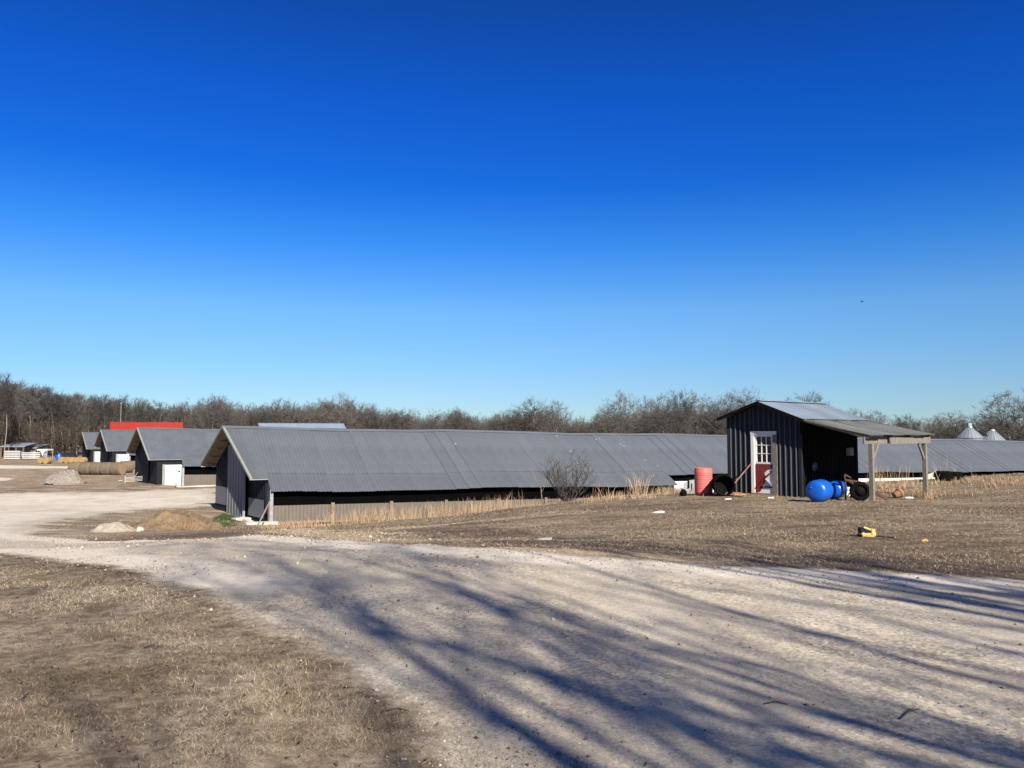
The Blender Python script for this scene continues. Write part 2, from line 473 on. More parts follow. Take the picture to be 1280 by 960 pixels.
def np_mesh(name, verts, faces, m, tint=None, smooth=False):
    """fast mesh from arrays: faces all triangles or all quads"""
    me = bpy.data.meshes.new(name)
    verts = np.ascontiguousarray(verts, np.float32); faces = np.ascontiguousarray(faces, np.int32)
    k = faces.shape[1]
    me.vertices.add(len(verts)); me.vertices.foreach_set('co', verts.ravel())
    me.loops.add(faces.size); me.loops.foreach_set('vertex_index', faces.ravel())
    me.polygons.add(len(faces)); me.polygons.foreach_set('loop_start', np.arange(0, faces.size, k, dtype=np.int32))
    me.polygons.foreach_set('loop_total', np.full(len(faces), k, np.int32))
    if smooth: me.polygons.foreach_set('use_smooth', np.ones(len(faces), bool))
    me.materials.append(m)
    if tint is not None:
        for nm, arr in (tint.items() if isinstance(tint, dict) else [('tint', tint)]):
            a = me.attributes.new(nm, 'FLOAT', 'POINT'); a.data.foreach_set('value', np.ascontiguousarray(arr, np.float32))
    me.update(calc_edges=True)
    return me

# ------------------------------------------------------------------ ground sheet and gravel road
def build_ground():
    ang = np.concatenate([np.linspace(-180, -46, 34)[:-1], np.linspace(-46, -36, 20)[:-1], np.linspace(-36, 36, 400), np.linspace(36, 46, 20)[1:], np.linspace(46, 180, 34)[1:-1]])
    ang = np.radians(ang)
    rad = np.concatenate([[0.0], np.geomspace(.8, 300, 330), np.geomspace(310, 4000, 30)])
    na, nr = len(ang), len(rad)
    Rg, Ag = np.meshgrid(rad, ang, indexing='ij')
    X, Y = Rg * np.sin(Ag), Rg * np.cos(Ag)
    x, y = X.ravel(), Y.ravel()
    z = hgt(x, y)
    wob = (fbm(x * .5, y * .5, 11) - .5) * 1.6 + (fbm(x * 2.2, y * 2.2, 12) - .5) * .7
    scale = np.clip(np.hypot(x, y) / 18, .35, 3)
    s_road = sdf(ROAD, x, y); s_yard = sdf(YARD, x, y)
    road = sstep(-.5, .5, (s_road + wob * .45) / 1.0)
    yard = sstep(-1.2, 1.2, s_yard + wob * 1.8)
    tr = np.maximum(sstep(-1.5, 1.5, sdf(TRACK, x, y) + wob), sstep(-1, 1, sdf(TRACK2, x, y) + wob))
    conc = sstep(-.4, .4, sdf(CONC, x, y) + wob * .3)
    gr = np.maximum.reduce([road, yard * .95, tr, conc])
    pale = np.maximum.reduce([tr, sstep(0, 2, s_yard) * (.25 + .6 * fbm(x * .35, y * .9, 91)), .85 * np.exp(-((s_road - .5) / .7) ** 2) * sstep(7.5, 9, y)])
    dirt = np.zeros_like(x)
    for k, P in enumerate(DIRT):
        dirt = np.maximum(dirt, sstep(-1.5, 1.5, sdf(P, x, y) * (1.5 if k == 4 else 1) + wob * 1.5))
    left = sstep(-.5, .5, sdf(LEFT, x, y) + wob * .6)
    ymix = sstep(14, 26, y) * sstep(-3, -9, x + .12 * y)
    att = dict(road=gr, pale=pale, dirt=dirt, straw=left * (1 - sstep(8, 14, y) * .4), yardmix=ymix * .62, green=sstep(-.5, .5, sdf(GREEN, x, y) + wob * .6),
               tan=np.maximum(sstep(-.6, .4, sdf(TAN, x, y) + wob * .9), .8 * sstep(-1, .6, sdf(TAN2, x, y) + wob)))
    V = np.stack([x, y, z], 1)
    i, j = np.meshgrid(np.arange(0, nr - 1), np.arange(na), indexing='ij')
    j2 = (j + 1) % na
    a, b, c, d = (i * na + j).ravel(), (i * na + j2).ravel(), ((i + 1) * na + j2).ravel(), ((i + 1) * na + j).ravel()
    Fq = np.stack([a, d, c, b], 1)
    o = link('ground', np_mesh('ground', V, Fq, M['ground'], att, True))
    tag(o, 'brown dormant lawn and dirt farm yard falling away towards the barns', 'ground', kind='structure')
    # gravel road sheet: the same grid where the road lies, 5 mm higher
    rm = (s_road + wob * .45).ravel()
    ok = (rm[a] > -.25) & (rm[b] > -.25) & (rm[c] > -.25) & (rm[d] > -.25)
    fq = Fq[ok]
    used = np.unique(fq); remap = -np.ones(len(V), int); remap[used] = np.arange(len(used))
    rv = V[used].copy(); rv[:, 2] += .005
    o = link('gravel_road', np_mesh('gravel_road', rv, remap[fq], M['ground'], {k: v[used] for k, v in att.items()}, True))
    tag(o, 'pale gravel farm road sweeping from the foreground to the yard on the left', 'road', kind='structure')
    ym = s_yard + wob * 1.8
    ok = (ym[a] > -.3) & (ym[b] > -.3) & (ym[c] > -.3) & (ym[d] > -.3) & ~((rm[a] > -.25) & (rm[b] > -.25) & (rm[c] > -.25) & (rm[d] > -.25))
    fq = Fq[ok]
    used = np.unique(fq); remap = -np.ones(len(V), int); remap[used] = np.arange(len(used))
    rv = V[used].copy(); rv[:, 2] += .005
    o = link('gravel_yard', np_mesh('gravel_yard', rv, remap[fq], M['ground'], {k: v[used] for k, v in att.items()}, True))
    tag(o, 'pale gravel yard in front of the grey barns', 'yard', kind='structure')
build_ground()

def road_mask(x, y):
    wob = (fbm(x * .5, y * .5, 11) - .5) * 1.6 + (fbm(x * 2.2, y * 2.2, 12) - .5) * .7
    return np.maximum(sdf(ROAD, x, y) + wob * .45, sdf(YARD, x, y) + wob * 1.2)

# ------------------------------------------------------------------ barns
def sheet_mesh(name, m, t0, t1, wa, za, wb, zb, ribs, h=.019, sl=0.0, t0b=None, t1b=None, th=.012):
    """ribbed metal sheet running from the line (w=wa, z=za) down to (w=wb, z=zb), between t0 and t1"""
    t0b = t0 if t0b is None else t0b; t1b = t1 if t1b is None else t1b
    dw, dz = wb - wa, zb - za
    ln = math.hypot(dw, dz); nw, nz = (-dz / ln, dw / ln)
    if nz < 0 or (abs(nz) < 1e-6 and nw > 0): nw, nz = -nw, -nz
    prof = []
    for k in range(ribs):
        c = (k + .5) / ribs; e = .5 / ribs
        prof += [(c - e, 0), (c - .34 * e, 0), (c - .16 * e, h), (c + .16 * e, h), (c + .34 * e, 0)]
    prof.append((1, 0))
    b = MB()
    for f, o in prof:
        ta, tb = t0 + f * (t1 - t0), t0b + f * (t1b - t0b)
        b.v.append((ta, wa + nw * o, za + nz * o - sl * ta)); b.v.append((tb, wb + nw * o, zb + nz * o - sl * tb))
    for k in range(len(prof) - 1):
        b.f.append((2 * k, 2 * k + 2, 2 * k + 3, 2 * k + 1))
    return b.mesh(name, m)

RISE = .572
def barn(label, origin_xy, ridge_z, length, notch, wall_t, long_end, detail, group, posts=True, white_door=False, wr=6.64, ws=5.45, wlb=4.57, rsh=.9, side_from=0.0):
    """long gable barn; local x runs along the ridge, local -y is the side the photo sees; z=0 is the ground at its near corner"""
    zg = -3.72
    root = thing('poultry_barn', label, 'barn', (origin_xy[0], origin_xy[1], zg + (ridge_z - 2.06)), math.pi / 2 - BTH, group)
    H = 2.06 - zg                                      # ridge over ground
    SK = .18
    zr = lambda w: H - RISE * abs(w)
    edge_t = lambda w: -notch - SK * (w + ws)          # skewed gable edge of the roof
    Z = lambda t, z: z - BSL * t
    SAG = lambda t: sstep(0, 4, t) * (.05 * math.sin(t * .33 + origin_xy[1]) + .025 * math.sin(t * .95 + 1) - .03)
    lap = 4.95
    # upper and lower sheets of the near slope
    t = 0.0
    me_up = sheet_mesh('roof_sheet', M['roof'], 0, rsh + .03, 0, H, -lap, zr(lap), 4, sl=BSL)
    me_lo = sheet_mesh('roof_sheet_low', M['roof'], 0, rsh + .03, -lap + .12, zr(lap - .12) - .02, -wr, zr(wr) - .02, 4, sl=BSL)
    me_sh = sheet_mesh('roof_sheet_short', M['roof'], 0, rsh + .03, 0, H, -ws, zr(ws), 4, sl=BSL)
    k = 0
    while t < length - .01:
        for me in ((me_up, me_lo) if t < long_end - .01 else (me_sh,)):
            o = link('roof_sheet', me, root, (t, 0, -BSL * t + SAG(t) + (.004 if k % 2 else 0) + random.uniform(-.002, .002)), (random.uniform(-.0008, .0008), random.uniform(-.002, .002), 0))
        t += rsh; k += 1
    # the skewed sheets over the gable overhang
    n = max(2, int(round((notch + SK * ws) / rsh)))
    for i in range(n):
        a0, a1 = i / n, (i + 1) / n
        e0, e1 = edge_t(0), edge_t(-ws)
        link('roof_sheet', sheet_mesh('roof_sheet', M['roof'], e0 * (1 - a0), e0 * (1 - a1), 0, H, -ws, zr(ws), 4, sl=BSL, t0b=e1 * (1 - a0), t1b=e1 * (1 - a1)), root)
    # far slope, with its bare underside and purlins
    b = MB()
    eb = edge_t(wlb)
    b.quad((edge_t(0), 0, Z(edge_t(0), H)), (length, 0, Z(length, H)), (length, wlb, Z(length, zr(wlb))), (eb, wlb, Z(eb, zr(wlb))))
    b.build('roof_back', M['roof'], root)
    b = MB()
    for sgn, wmax in ((1, wlb), (-1, ws)):
        e = edge_t(sgn * wmax)
        b.quad((edge_t(0), 0, Z(edge_t(0), H - .07)), (e, sgn * wmax, Z(e, zr(wmax) - .07)), (2, sgn * wmax, Z(2, zr(wmax) - .07)), (2, 0, Z(2, H - .07)))
    b.build('soffit', M['soffit'], root)
    for sgn, wmax in ((1, wlb), (-1, ws)):
        w = .5
        while w < wmax:
            e = edge_t(sgn * w) + .3
            MB().beam((e, sgn * w, Z(e, zr(w) - .13)), (wall_t + 1.0, sgn * w, Z(wall_t, zr(w) - .13)), .06, .1).build('purlin', M['timber'], root)
            w += .95
    if detail:                                       # small pale patches and lifted screws on the old roof
        for q in range(12):
            tt, w = random.uniform(12, 34), -random.uniform(.4, 5.6)
            o = MB().box(-.055, .055, -.06, .06, .022, .036).build('roof_patch', M['roof_spot'], root)
            o.location = (tt, w, Z(tt, zr(w)) + SAG(tt)); o.rotation_euler = (math.atan(RISE), 0, 0)
    # ridge cap, rake trims, eave boards
    b = MB()
    e = edge_t(0)
    for s in (-1, 1):
        ts = [e] + [x for x in np.arange(0, length, 2.7)] + [length]
        for a, c in zip(ts, ts[1:]):
            b.quad((a, 0, Z(a, H + .06) + SAG(a)), (c, 0, Z(c, H + .06) + SAG(c)), (c, s * .25, Z(c, zr(.25) + .045) + SAG(c)), (a, s * .25, Z(a, zr(.25) + .045) + SAG(a)))
    b.build('ridge_cap', M['roof'], root)
    for sgn, wmax in ((-1, ws), (1, wlb)):
        e1 = edge_t(sgn * wmax)
        b = MB()
        q = [(e, 0, H + .05), (e1, sgn * wmax, zr(wmax) + .05), (e1, sgn * wmax, zr(wmax) - .09), (e, 0, H - .09)]
        f = [(x - .04, y, Z(x, z)) for x, y, z in q]; g = [(x + .1, y, Z(x, z)) for x, y, z in q]
        b.poly(f); b.poly(g[::-1]); b.poly([f[0], g[0], g[1], f[1]]); b.poly([f[3], f[2], g[2], g[3]]); b.poly([f[1], g[1], g[2], f[2]])
        b.build('rake_trim', M['trim'], root)
    b = MB().box(edge_t(-ws), 0, -ws - .03, -ws + .03, zr(ws) - .07, zr(ws) - .005)
    b.build('eave_board', M['trim'], root)
    el = edge_t(wlb)
    MB().box(el, el + 2.2, wlb - .03, wlb + .03, zr(wlb) - .13, zr(wlb) - .005).build('eave_board', M['trim'], root)
    # end wall, skewed like the roof edge
    wt = lambda w: wall_t - .17 * (w + 6.3)
    wl_, wr_ = 4.3, -min(ws - .25, 5.2)
    def wall_quad(w0, w1, off, m, name, z0=None, z1=None, ribs=0):
        b = MB()
        nn = max(1, ribs)
        top = lambda w: (zr(w) - .08) if z1 is None else min(z1, zr(w) - .08)
        for i in range(nn):
            a, c = w0 + (w1 - w0) * i / nn, w0 + (w1 - w0) * (i + 1) / nn
            z_ = 0 - .6 if z0 is None else z0
            mid = 0 if a < 0 < c else None
            pts = [(wt(a) - off, a, z_), (wt(c) - off, c, z_), (wt(c) - off, c, top(c))]
            if mid is not None: pts.append((wt(0) - off, 0, top(0)))
            pts.append((wt(a) - off, a, top(a)))
            b.poly(pts)
            if ribs:
                b.box(wt(c) - off - .025, wt(c) - off + .02, c - .03, c + .03, z_, top(c) - .03)
        return b.build(name, m, root)
    wall_quad(wr_, -2.0, -.12, M['end_wall'], 'end_wall', ribs=8 if detail else 3)
    wall_quad(1.3, wl_, 0, M['end_wall'], 'end_wall', ribs=7 if detail else 3)
    wall_quad(-2.0, 1.3, 0, M['end_wall'], 'end_wall')
    if detail:
        wall_quad(-2.05, 1.35, .12, M['end_panel'], 'sliding_door', .02, 4.6, ribs=6)
        MB().box(wt(-2) - .2, wt(-2) - .06, -2.12, -2.0, -.1, 4.3).build('door_trim', M['trim'], root)
        wall_quad(-5.1, -2.3, -.06, M['end_panel'], 'kick_panel', .25, 1.35)
        wall_quad(1.5, 4.2, .06, M['end_panel'], 'kick_panel', .55, 1.75)
        MB().beam((wt(-5.1) - .25, -5.15, -.15), (wt(-2.2) - .3, -2.3, .1), .35, .12).build('sill', M['concrete'], root)
    # side wall: timber posts, wall sheets below, black curtain in the opening above
    ww = wr - .3
    t = side_from
    bays = 3.7
    zt = zr(wr) - .02
    panel = sheet_mesh('wall_panel', M['tan_panel'], .12, bays - .12, -ww, zt * .0 + 1.12, -ww, .16, 16, h=.025, sl=BSL)
    zt_cur = zt - .0
    while t < long_end - .5:
        MB().box(t - .1, t + .1, -ww - .06, -ww + .12, Z(t, -.6), Z(t, 1.22)).build('wall_post', M['timber'], root)
        w_ = min(bays, long_end - t)
        if w_ > 1:
            link('wall_panel', panel, root, (t, 0, -BSL * t))
            MB().box(t + .1, t + bays - .1, -ww - .03, -ww + .05, Z(t, .02), Z(t, .15)).build('sill_board', M['timber'], root)
        t += bays
    b = MB()
    b.quad((side_from, -ww + .25, Z(0, -.5)), (long_end, -ww + .25, Z(long_end, -.5)), (long_end, -ww + .25, Z(long_end, zr(ww) - .03)), (side_from, -ww + .25, Z(0, zr(ww) - .03)))
    b.build('curtain', M['curtain'], root)
    # return wall between the short and the long eave, and its corner board
    b = MB().quad((.02, -ww - .02, -.6), (.02, -ws + .2, -.6), (.02, -ws + .2, zr(ws) - .1), (.02, -ww - .02, zr(ww) - .04))
    b.build('return_wall', M['slate'], root)
    MB().box(-.03, .16, -ww - .09, -ww + .02, -.6, zr(ww) - .08).build('corner_board', M['slate'], root)
    # near wall beside the notch
    MB().quad((wt(wr_) + .1, wr_, -.6), (0.02, wr_, -.6), (0.02, wr_, zr(ws) - .02), (wt(wr_) + .1, wr_, zr(ws) - .02)).build('side_wall', M['end_wall'], root)
    # far side and far end
    b = MB().quad((wt(wl_), wl_, Z(0, -.8)), (wt(wl_), wl_, Z(0, zr(wl_) - .05)), (length, wl_, Z(length, zr(wl_) - .05)), (length, wl_, Z(length, -.8)))
    b.poly([(length, wr_, Z(length, -.8)), (length, wl_, Z(length, -.8)), (length, wl_, Z(length, zr(wl_) - .1)), (length, 0, Z(length, H - .1)), (length, wr_, Z(length, zr(wr_) - .1))])
    b.build('back_wall', M['end_wall'], root)
    if long_end < length:
        # service half: white wall under the short eave
        n = int((length - long_end) / 6)
        for i in range(n + 1):
            t0 = long_end + i * 6; t1 = min(length, t0 + 6)
            link('white_wall_sheet', sheet_mesh('white_wall_sheet', M['white'], t0 + .04, t1 - .04, -ws + .35, 2.12, -ws + .35, -.6, 12, h=.02, sl=BSL), root)
        MB().quad((long_end, -ws + .4, Z(long_end, -.6)), (length, -ws + .4, Z(length, -.6)), (length, -ws + .4, Z(length, zr(ws))), (long_end, -ws + .4, Z(long_end, zr(ws)))).build('curtain', M['curtain'], root)
        MB().quad((long_end, -ww + .2, Z(long_end, -.6)), (long_end, -ws + .35, Z(long_end, -.6)), (long_end, -ws + .35, Z(long_end, zr(ws))), (long_end, -ww + .2, Z(long_end, zr(ww)))).build('return_wall', M['white'], root)
    if white_door:
        x0, x1 = -1.75, -.05
        d = MB().box(x0, x1, -ws - .25, -ws + .1, -.1, 2.1).build('white_door', M['white'], root)
        MB().box(x0 + .34, x0 + .4, -ws - .262, -ws - .252, .05, 2.0).build('door_gap', M['slate'], d)
        MB().box(x0 - .06, x0 + .2, -ws - .3, -ws - .25, -.15, 2.16).build('door_frame', M['trim'], d)
        MB().box(x1 - .3, x1 - .12, -ws - .3, -ws - .25, 1.35, 1.5).build('latch', M['black'], d)
        MB().box(x0, x1 + .1, -ws - .35, -ws - .2, -.25, -.1).build('door_step', M['timber'], root)
    return root

EY = lambda z: EYE + z
barn('longest grey metal-roofed barn, nearest to the road, filling the middle of the photo', B1.xy, EY(.41), 112, 1.0, 0.0, 29.7, True, 'grey poultry barns')
def place_barn(label, Rpx, Rd, rel, length, sk=3.1):
    # the right tip of the gable roof is at Rpx, distance Rd: go back to the ridge point at the notch
    p = at(Rpx, 560, Rd)
    q = p - BU * (-sk) - BQ * (-5.45)
    return barn(label, (q.x, q.y), EY(rel), length, sk, -2.2, 200 if length < 200 else 0, False, 'grey poultry barns', white_door=True, long_end_fix=True) if False else \
        barn(label, (q.x, q.y), EY(rel), length, sk, -2.2, length, False, 'grey poultry barns', white_door=True, rsh=2.7)
place_barn('second grey barn from the road, white door under its near eave, behind the longest barn', 186, 80, .5, 60)
place_barn('third grey barn from the road, half hidden behind the second one and the hay bales', 133.3, 121, .48, 50)
place_barn('farthest and leftmost grey barn, small, with a white door by the golden bales', 108, 154, .12, 50)

def far_barn(name, label, px0, d, py_ridge, L, hw, drop, roofm, wallm, trim=None):
    p = at(px0, py_ridge, d)
    g = gz(p.x, p.y)
    root = thing(name, label, 'barn', (p.x, p.y, g - .3), math.pi / 2 - BTH)
    H = p.z - g + .3
    n = max(4, int(L / 1.8))
    for i in range(n):
        for s in (-1, 1):
            link('roof_sheet', sheet_mesh('roof_sheet', roofm, L * i / n, L * (i + 1) / n - .01, 0, H, s * hw, H - drop, 4, h=.04), root)
    MB().box(-.05, L + .05, -.2, .2, H + .0, H + .07).build('ridge_cap', roofm, root)
    b = MB()
    z = H - drop + .05; w = hw - .4
    for x in (.4, L - .4):
        b.poly([(x, -w, 0), (x, w, 0), (x, w, z), (x, 0, H - .15), (x, -w, z)])
    b.quad((.4, -w, 0), (L - .4, -w, 0), (L - .4, -w, z), (.4, -w, z)); b.quad((.4, w, 0), (.4, w, z), (L - .4, w, z), (L - .4, w, 0))
    b.build('wall', wallm, root)
    for s in (-1, 1):
        MB().beam((-.04, 0, H - .05), (-.04, s * hw, H - drop - .05), .08, .2).build('rake_trim', trim or roofm, root)
    MB().box(L * .3, L * .6, -w - .06, -w - .01, 0, 3).build('door', M['trim'], root)
    return root
far_barn('red_barn', 'barn with a bright red metal roof showing above the grey barns', 138.5, 185, 527.8, 15.4, 7, 3.6, M['red_roof'], M['end_wall'])
far_barn('metal_barn', 'low building with a pale blue-grey metal roof behind the longest barn', 323, 165, 529.3, 17.8, 6, 2.8, M['blue_roof'], M['timber'])

# ------------------------------------------------------------------ grain bins
def bin_(px, d, py_top, label, auger):
    p = at(px, py_top, d); g = gz(p.x, p.y)
    root = thing('grain_bin', label, 'grain bin', (p.x, p.y, g), 0, 'silver grain bins')
    H = p.z - g; R = 2.0; rise = 1.8; ze = H - rise - .15
    for i in range(int(ze / .9) + 1):
        z0 = i * .9; z1 = min(ze, z0 + .88)
        if z1 - z0 > .1: MB().lathe([(R, z0), (R + .02, (z0 + z1) / 2), (R, z1)], 28).build('wall_ring', M['silver'], root, True)
    b = MB()
    n = 20
    for i in range(n):
        a0, a1 = 2 * math.pi * i / n, 2 * math.pi * (i + .985) / n
        m = MB()
        c = lambda a, r, z: (r * math.cos(a), r * math.sin(a), z)
        m.quad(c(a0, R + .15, ze - .03), c(a1, R + .15, ze - .03), c(a1, .4, H - .12), c(a0, .4, H - .12))
        a2 = a1; m.beam(c(a2, R + .15, ze), c(a2, .4, H - .08), .03, .03)
        m.build('roof_panel', M['silver'], root)
    MB().lathe([(.5, H - .2), (.5, H + .02), (.3, H + .12), (0, H + .16)], 16).build('cap', M['silver'], root, True)
    if auger:
        MB().tube((0, 0, H + .35), (2.6, -.6, H - 1.6), .17, n=10).build('auger_tube', M['navy'], root, True)
        MB().box(-.35, .25, -.3, .3, H + .1, H + .6).build('auger_head', M['silver'], root)
    else:
        MB().box(-.3, .3, -.3, .3, H + .13, H + .4).build('vent_hood', M['navy'], root)
bin_(1212, 140, 533.2, 'silver grain bin cone with a dark auger spout, left of the two', True)
bin_(1240, 143, 537.2, 'silver grain bin cone with a small dark cap, right of the two', False)

# ------------------------------------------------------------------ shed with lean-to
SE = Vector((math.sin(math.radians(49)), math.cos(math.radians(49)), 0))      # along the ridge, away
SR = Vector((SE.y, -SE.x, 0))                                                # along the front wall, to the right
S0 = Vector((7.88, 29.2, EYE - 2.19))
def build_shed():
    root = thing('tool_shed', 'small dark metal shed with a white glazed door and open lean-to on posts', 'shed', S0, math.atan2(SR.y, SR.x))
    # local x = along front wall, local y = along the ridge (away), z up
    W, D, AP, ov = 2.82, 4.1, 3.31, .36
    s0 = .345
    zl = lambda x: AP - s0 * abs(x - 1.41)
    # front wall sheets with standing ribs, cut round the door
    dx0, dx1, dh = .95, 1.96, 2.26
    def wall_sheet(x0, x1, zb, nm='wall_sheet'):
        b = MB()
        b.poly([(x0, 0, zb), (x1, 0, zb), (x1, 0, zl(x1) - .06)] + ([(1.41, 0, AP - .06)] if x0 < 1.41 < x1 else []) + [(x0, 0, zl(x0) - .06)])
        b.build(nm, M['shed_wall'], root)
        r = MB(); x = x0 + .1
        while x < x1 - .02:
            zt = zl(x) - .08
            p = [(x - .028, 0), (x - .014, -.03), (x + .014, -.03), (x + .028, 0)]
            for q in range(3):
                r.quad((p[q][0], p[q][1], zb), (p[q + 1][0], p[q + 1][1], zb), (p[q + 1][0], p[q + 1][1], zt), (p[q][0], p[q][1], zt))
            x += .2
        r.build('wall_rib', M['shed_rib_lit'], root)
    wall_sheet(0, .95, -.1)
    wall_sheet(.95, 1.96, dh)
    wall_sheet(1.96, 2.82, -.1)
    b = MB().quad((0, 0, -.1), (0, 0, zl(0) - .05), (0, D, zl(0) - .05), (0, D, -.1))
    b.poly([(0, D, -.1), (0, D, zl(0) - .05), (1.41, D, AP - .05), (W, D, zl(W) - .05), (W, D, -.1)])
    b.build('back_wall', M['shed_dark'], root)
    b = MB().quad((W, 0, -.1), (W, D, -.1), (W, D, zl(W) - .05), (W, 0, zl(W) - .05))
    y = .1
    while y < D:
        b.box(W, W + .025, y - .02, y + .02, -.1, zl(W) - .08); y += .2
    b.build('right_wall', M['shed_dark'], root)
    MB().box(W - .05, W + .045, -.03, .06, -.1, 2.2).build('corner_trim', M['shed_wall'], root)
    MB().box(-.03, .05, -.04, .05, -.1, zl(0) - .06).build('corner_trim', M['shed_wall'], root)
    # door
    d = MB().box(dx0 + .13, dx1 - .16, .0, .05, .1, 1.12).build('door', M['white'], root)
    MB().box(dx0 + .13, dx0 + .2, 0, .05, 1.12, dh - .12).build('stile', M['white'], d)
    MB().box(dx1 - .24, dx1 - .16, 0, .05, 1.12, dh - .12).build('stile', M['white'], d)
    wx0, wx1, wz0, wz1 = dx0 + .2, dx1 - .24, 1.12, dh - .12
    MB().box(wx0, wx1, 0.0, .05, wz1 - .07, wz1).build('rail', M['white'], d)
    MB().box(wx0, wx1, -.01, .05, wz0, wz0 + .06).build('rail', M['white'], d)
    gz0, gz1 = wz0 + .06, wz1 - .07
    for i in range(3):
        for k in range(3):
            a0, a1 = wx0 + (wx1 - wx0) * i / 3, wx0 + (wx1 - wx0) * (i + 1) / 3
            c0, c1 = gz0 + (gz1 - gz0) * k / 3, gz0 + (gz1 - gz0) * (k + 1) / 3
            MB().quad((a0 + .012, .03, c0 + .012), (a1 - .012, .03, c0 + .012), (a1 - .012, .03, c1 - .012), (a0 + .012, .03, c1 - .012)).build('pane', M['glass'], d)
    for i in (1, 2):
        a = wx0 + (wx1 - wx0) * i / 3
        MB().box(a - .014, a + .014, .005, .04, gz0, gz1).build('muntin', M['white'], d)
        c = gz0 + (gz1 - gz0) * i / 3
        MB().box(wx0, wx1, .008, .043, c - .014, c + .014).build('muntin', M['white'], d)
    # red-brown lower panel, torn away diagonally to leave white at its right
    x0, x1 = dx0 + .14, dx1 - .17
    MB().poly([(x0, -.012, .1), (x0 + .2, -.012, .16), (x0 + .34, -.012, .42), (x0 + .42, -.012, .62), (x0 + .36, -.012, .8), (x0 + .5, -.012, .93), (x1, -.012, .98), (x1, -.012, 1.1), (x0, -.012, 1.1)]).build('kick_panel', M['door_red'], d)
    MB().beam((x0 + .08, -.03, .3), (x1 - .02, -.03, .88), .1, .02).build('brace', M['door_red'], d)
    MB().beam((x0 + .38, -.03, .62), (x1 - .03, -.03, .36), .05, .02).build('brace', M['slate'], d)
    MB().box(x0 + .22, x1 - .05, -.03, -.012, .3, .34).build('latch_bar', M['black'], d)
    f = MB().box(dx0, dx0 + .13, -.05, .06, .05, dh).build('door_frame', M['white'], root)
    MB().box(dx1 - .16, dx1, -.045, .055, .05, dh - .13).build('door_frame', M['wood_grey'], root)
    MB().box(dx0 - .01, dx1 - .02, -.055, .06, dh - .12, dh).build('door_frame', M['white'], root)
    MB().box(dx0, dx1, -.1, .06, -.05, .1).build('threshold', M['timber'], root)
    # main roof sheets
    xr = 3.14
    n = 5
    for i in range(n):
        y0, y1 = -ov + (D + 2 * ov) * i / n, -ov + (D + 2 * ov) * (i + 1) / n - .008
        for x1, z1 in ((-.24, zl(-.24)), (xr, AP - .375 * (xr - 1.41))):
            def cv(px, pz): return px, pz
            b = MB(); ribs = 5
            prof = []
            for k in range(ribs):
                c = (k + .5) / ribs; e = .5 / ribs
                prof += [(c - e, 0), (c - .3 * e, 0), (c - .12 * e, .022), (c + .12 * e, .022), (c + .3 * e, 0)]
            prof.append((1, 0))
            for q, o in prof:
                yy = y0 + q * (y1 - y0)
                b.v += [(1.41, yy, AP + o), (x1, yy, z1 + o)]
            for k in range(len(prof) - 1): b.f.append((2 * k, 2 * k + 2, 2 * k + 3, 2 * k + 1) if x1 > 1.41 else (2 * k, 2 * k + 1, 2 * k + 3, 2 * k + 2))
            b.build('roof_sheet', M['roof_light'], root)
    MB().beam((1.41, -ov, AP + .03), (1.41, D + ov, AP + .03), .25, .03).build('ridge_cap', M['roof_light'], root)
    MB().beam((-.24, -ov + .01, zl(-.24) - .06), (1.41, -ov + .01, AP - .06), .05, .1).build('fascia', M['shed_dark'], root)
    MB().beam((1.41, -ov + .012, AP - .06), (xr, -ov + .012, AP - .375 * (xr - 1.41) - .06), .05, .1).build('fascia', M['shed_dark'], root)
    # lean-to roof: dull sheets from the eave out to the posts
    za, zb, xb = AP - .375 * (xr - 1.41) - .03, 2.12, 5.42
    n = 6
    for i in range(n):
        y0, y1 = -ov + (D + 2 * ov + .1) * i / n, -ov + (D + 2 * ov + .1) * (i + 1) / n + .02
        b = MB(); ribs = 5; prof = []
        for k in range(ribs):
            c = (k + .5) / ribs; e = .5 / ribs
            prof += [(c - e, 0), (c - .4 * e, .004), (c - .15 * e, .02), (c + .15 * e, .02), (c + .4 * e, .004)]
        prof.append((1, 0))
        dz = .012 * (i % 2); xo = random.uniform(-.04, .05)
        for q, o in prof:
            yy = y0 + q * (y1 - y0)
            b.v += [(xr - .1, yy, za + o + dz), ((xr + xb) / 2, yy, (za + zb) / 2 + o + dz - .02), (xb + xo, yy, zb + o + dz)]
        for k in range(len(prof) - 1):
            b.f += [(3 * k, 3 * k + 3, 3 * k + 4, 3 * k + 1), (3 * k + 1, 3 * k + 4, 3 * k + 5, 3 * k + 2)]
        b.build('lean_to_sheet', M['roof_dull'], root)
    for y in (-ov + .06, D * .33, D * .66, D + .2):
        MB().beam((W + .02, y, za - .06 + .12), (5.3, y, zb - .05), .05, .11).build('rafter', M['timber'], root)
    MB().box(5.13, 5.19, -.38, D + .25, 1.86, 2.08).build('beam', M['wood_grey'], root)
    MB().box(5.25, 5.3, 1.2, D + .25, 1.84, 2.05).build('beam', M['wood_grey'], root)
    for y, w in ((0, .13), (D - .08, .13)):
        p = MB().beam((5.22, y, -.2), (5.22, y, 1.86), w, w).build('post', M['wood_grey'], root)
        s = 1 if y == 0 else -1
        MB().beam((5.22, y + s * .07, 1.32), (5.22, y + s * .5, 1.87), .05, .1).build('knee_brace', M['wood_grey'], root)
    return root
shed = build_shed()
def sp(x, y, z=None):
    """a point in the shed's own frame, on the ground unless z is given"""
    p = S0 + SR * x + SE * y
    return Vector((p.x, p.y, gz(p.x, p.y) if z is None else S0.z + z))
SRZ = math.atan2(SR.y, SR.x)
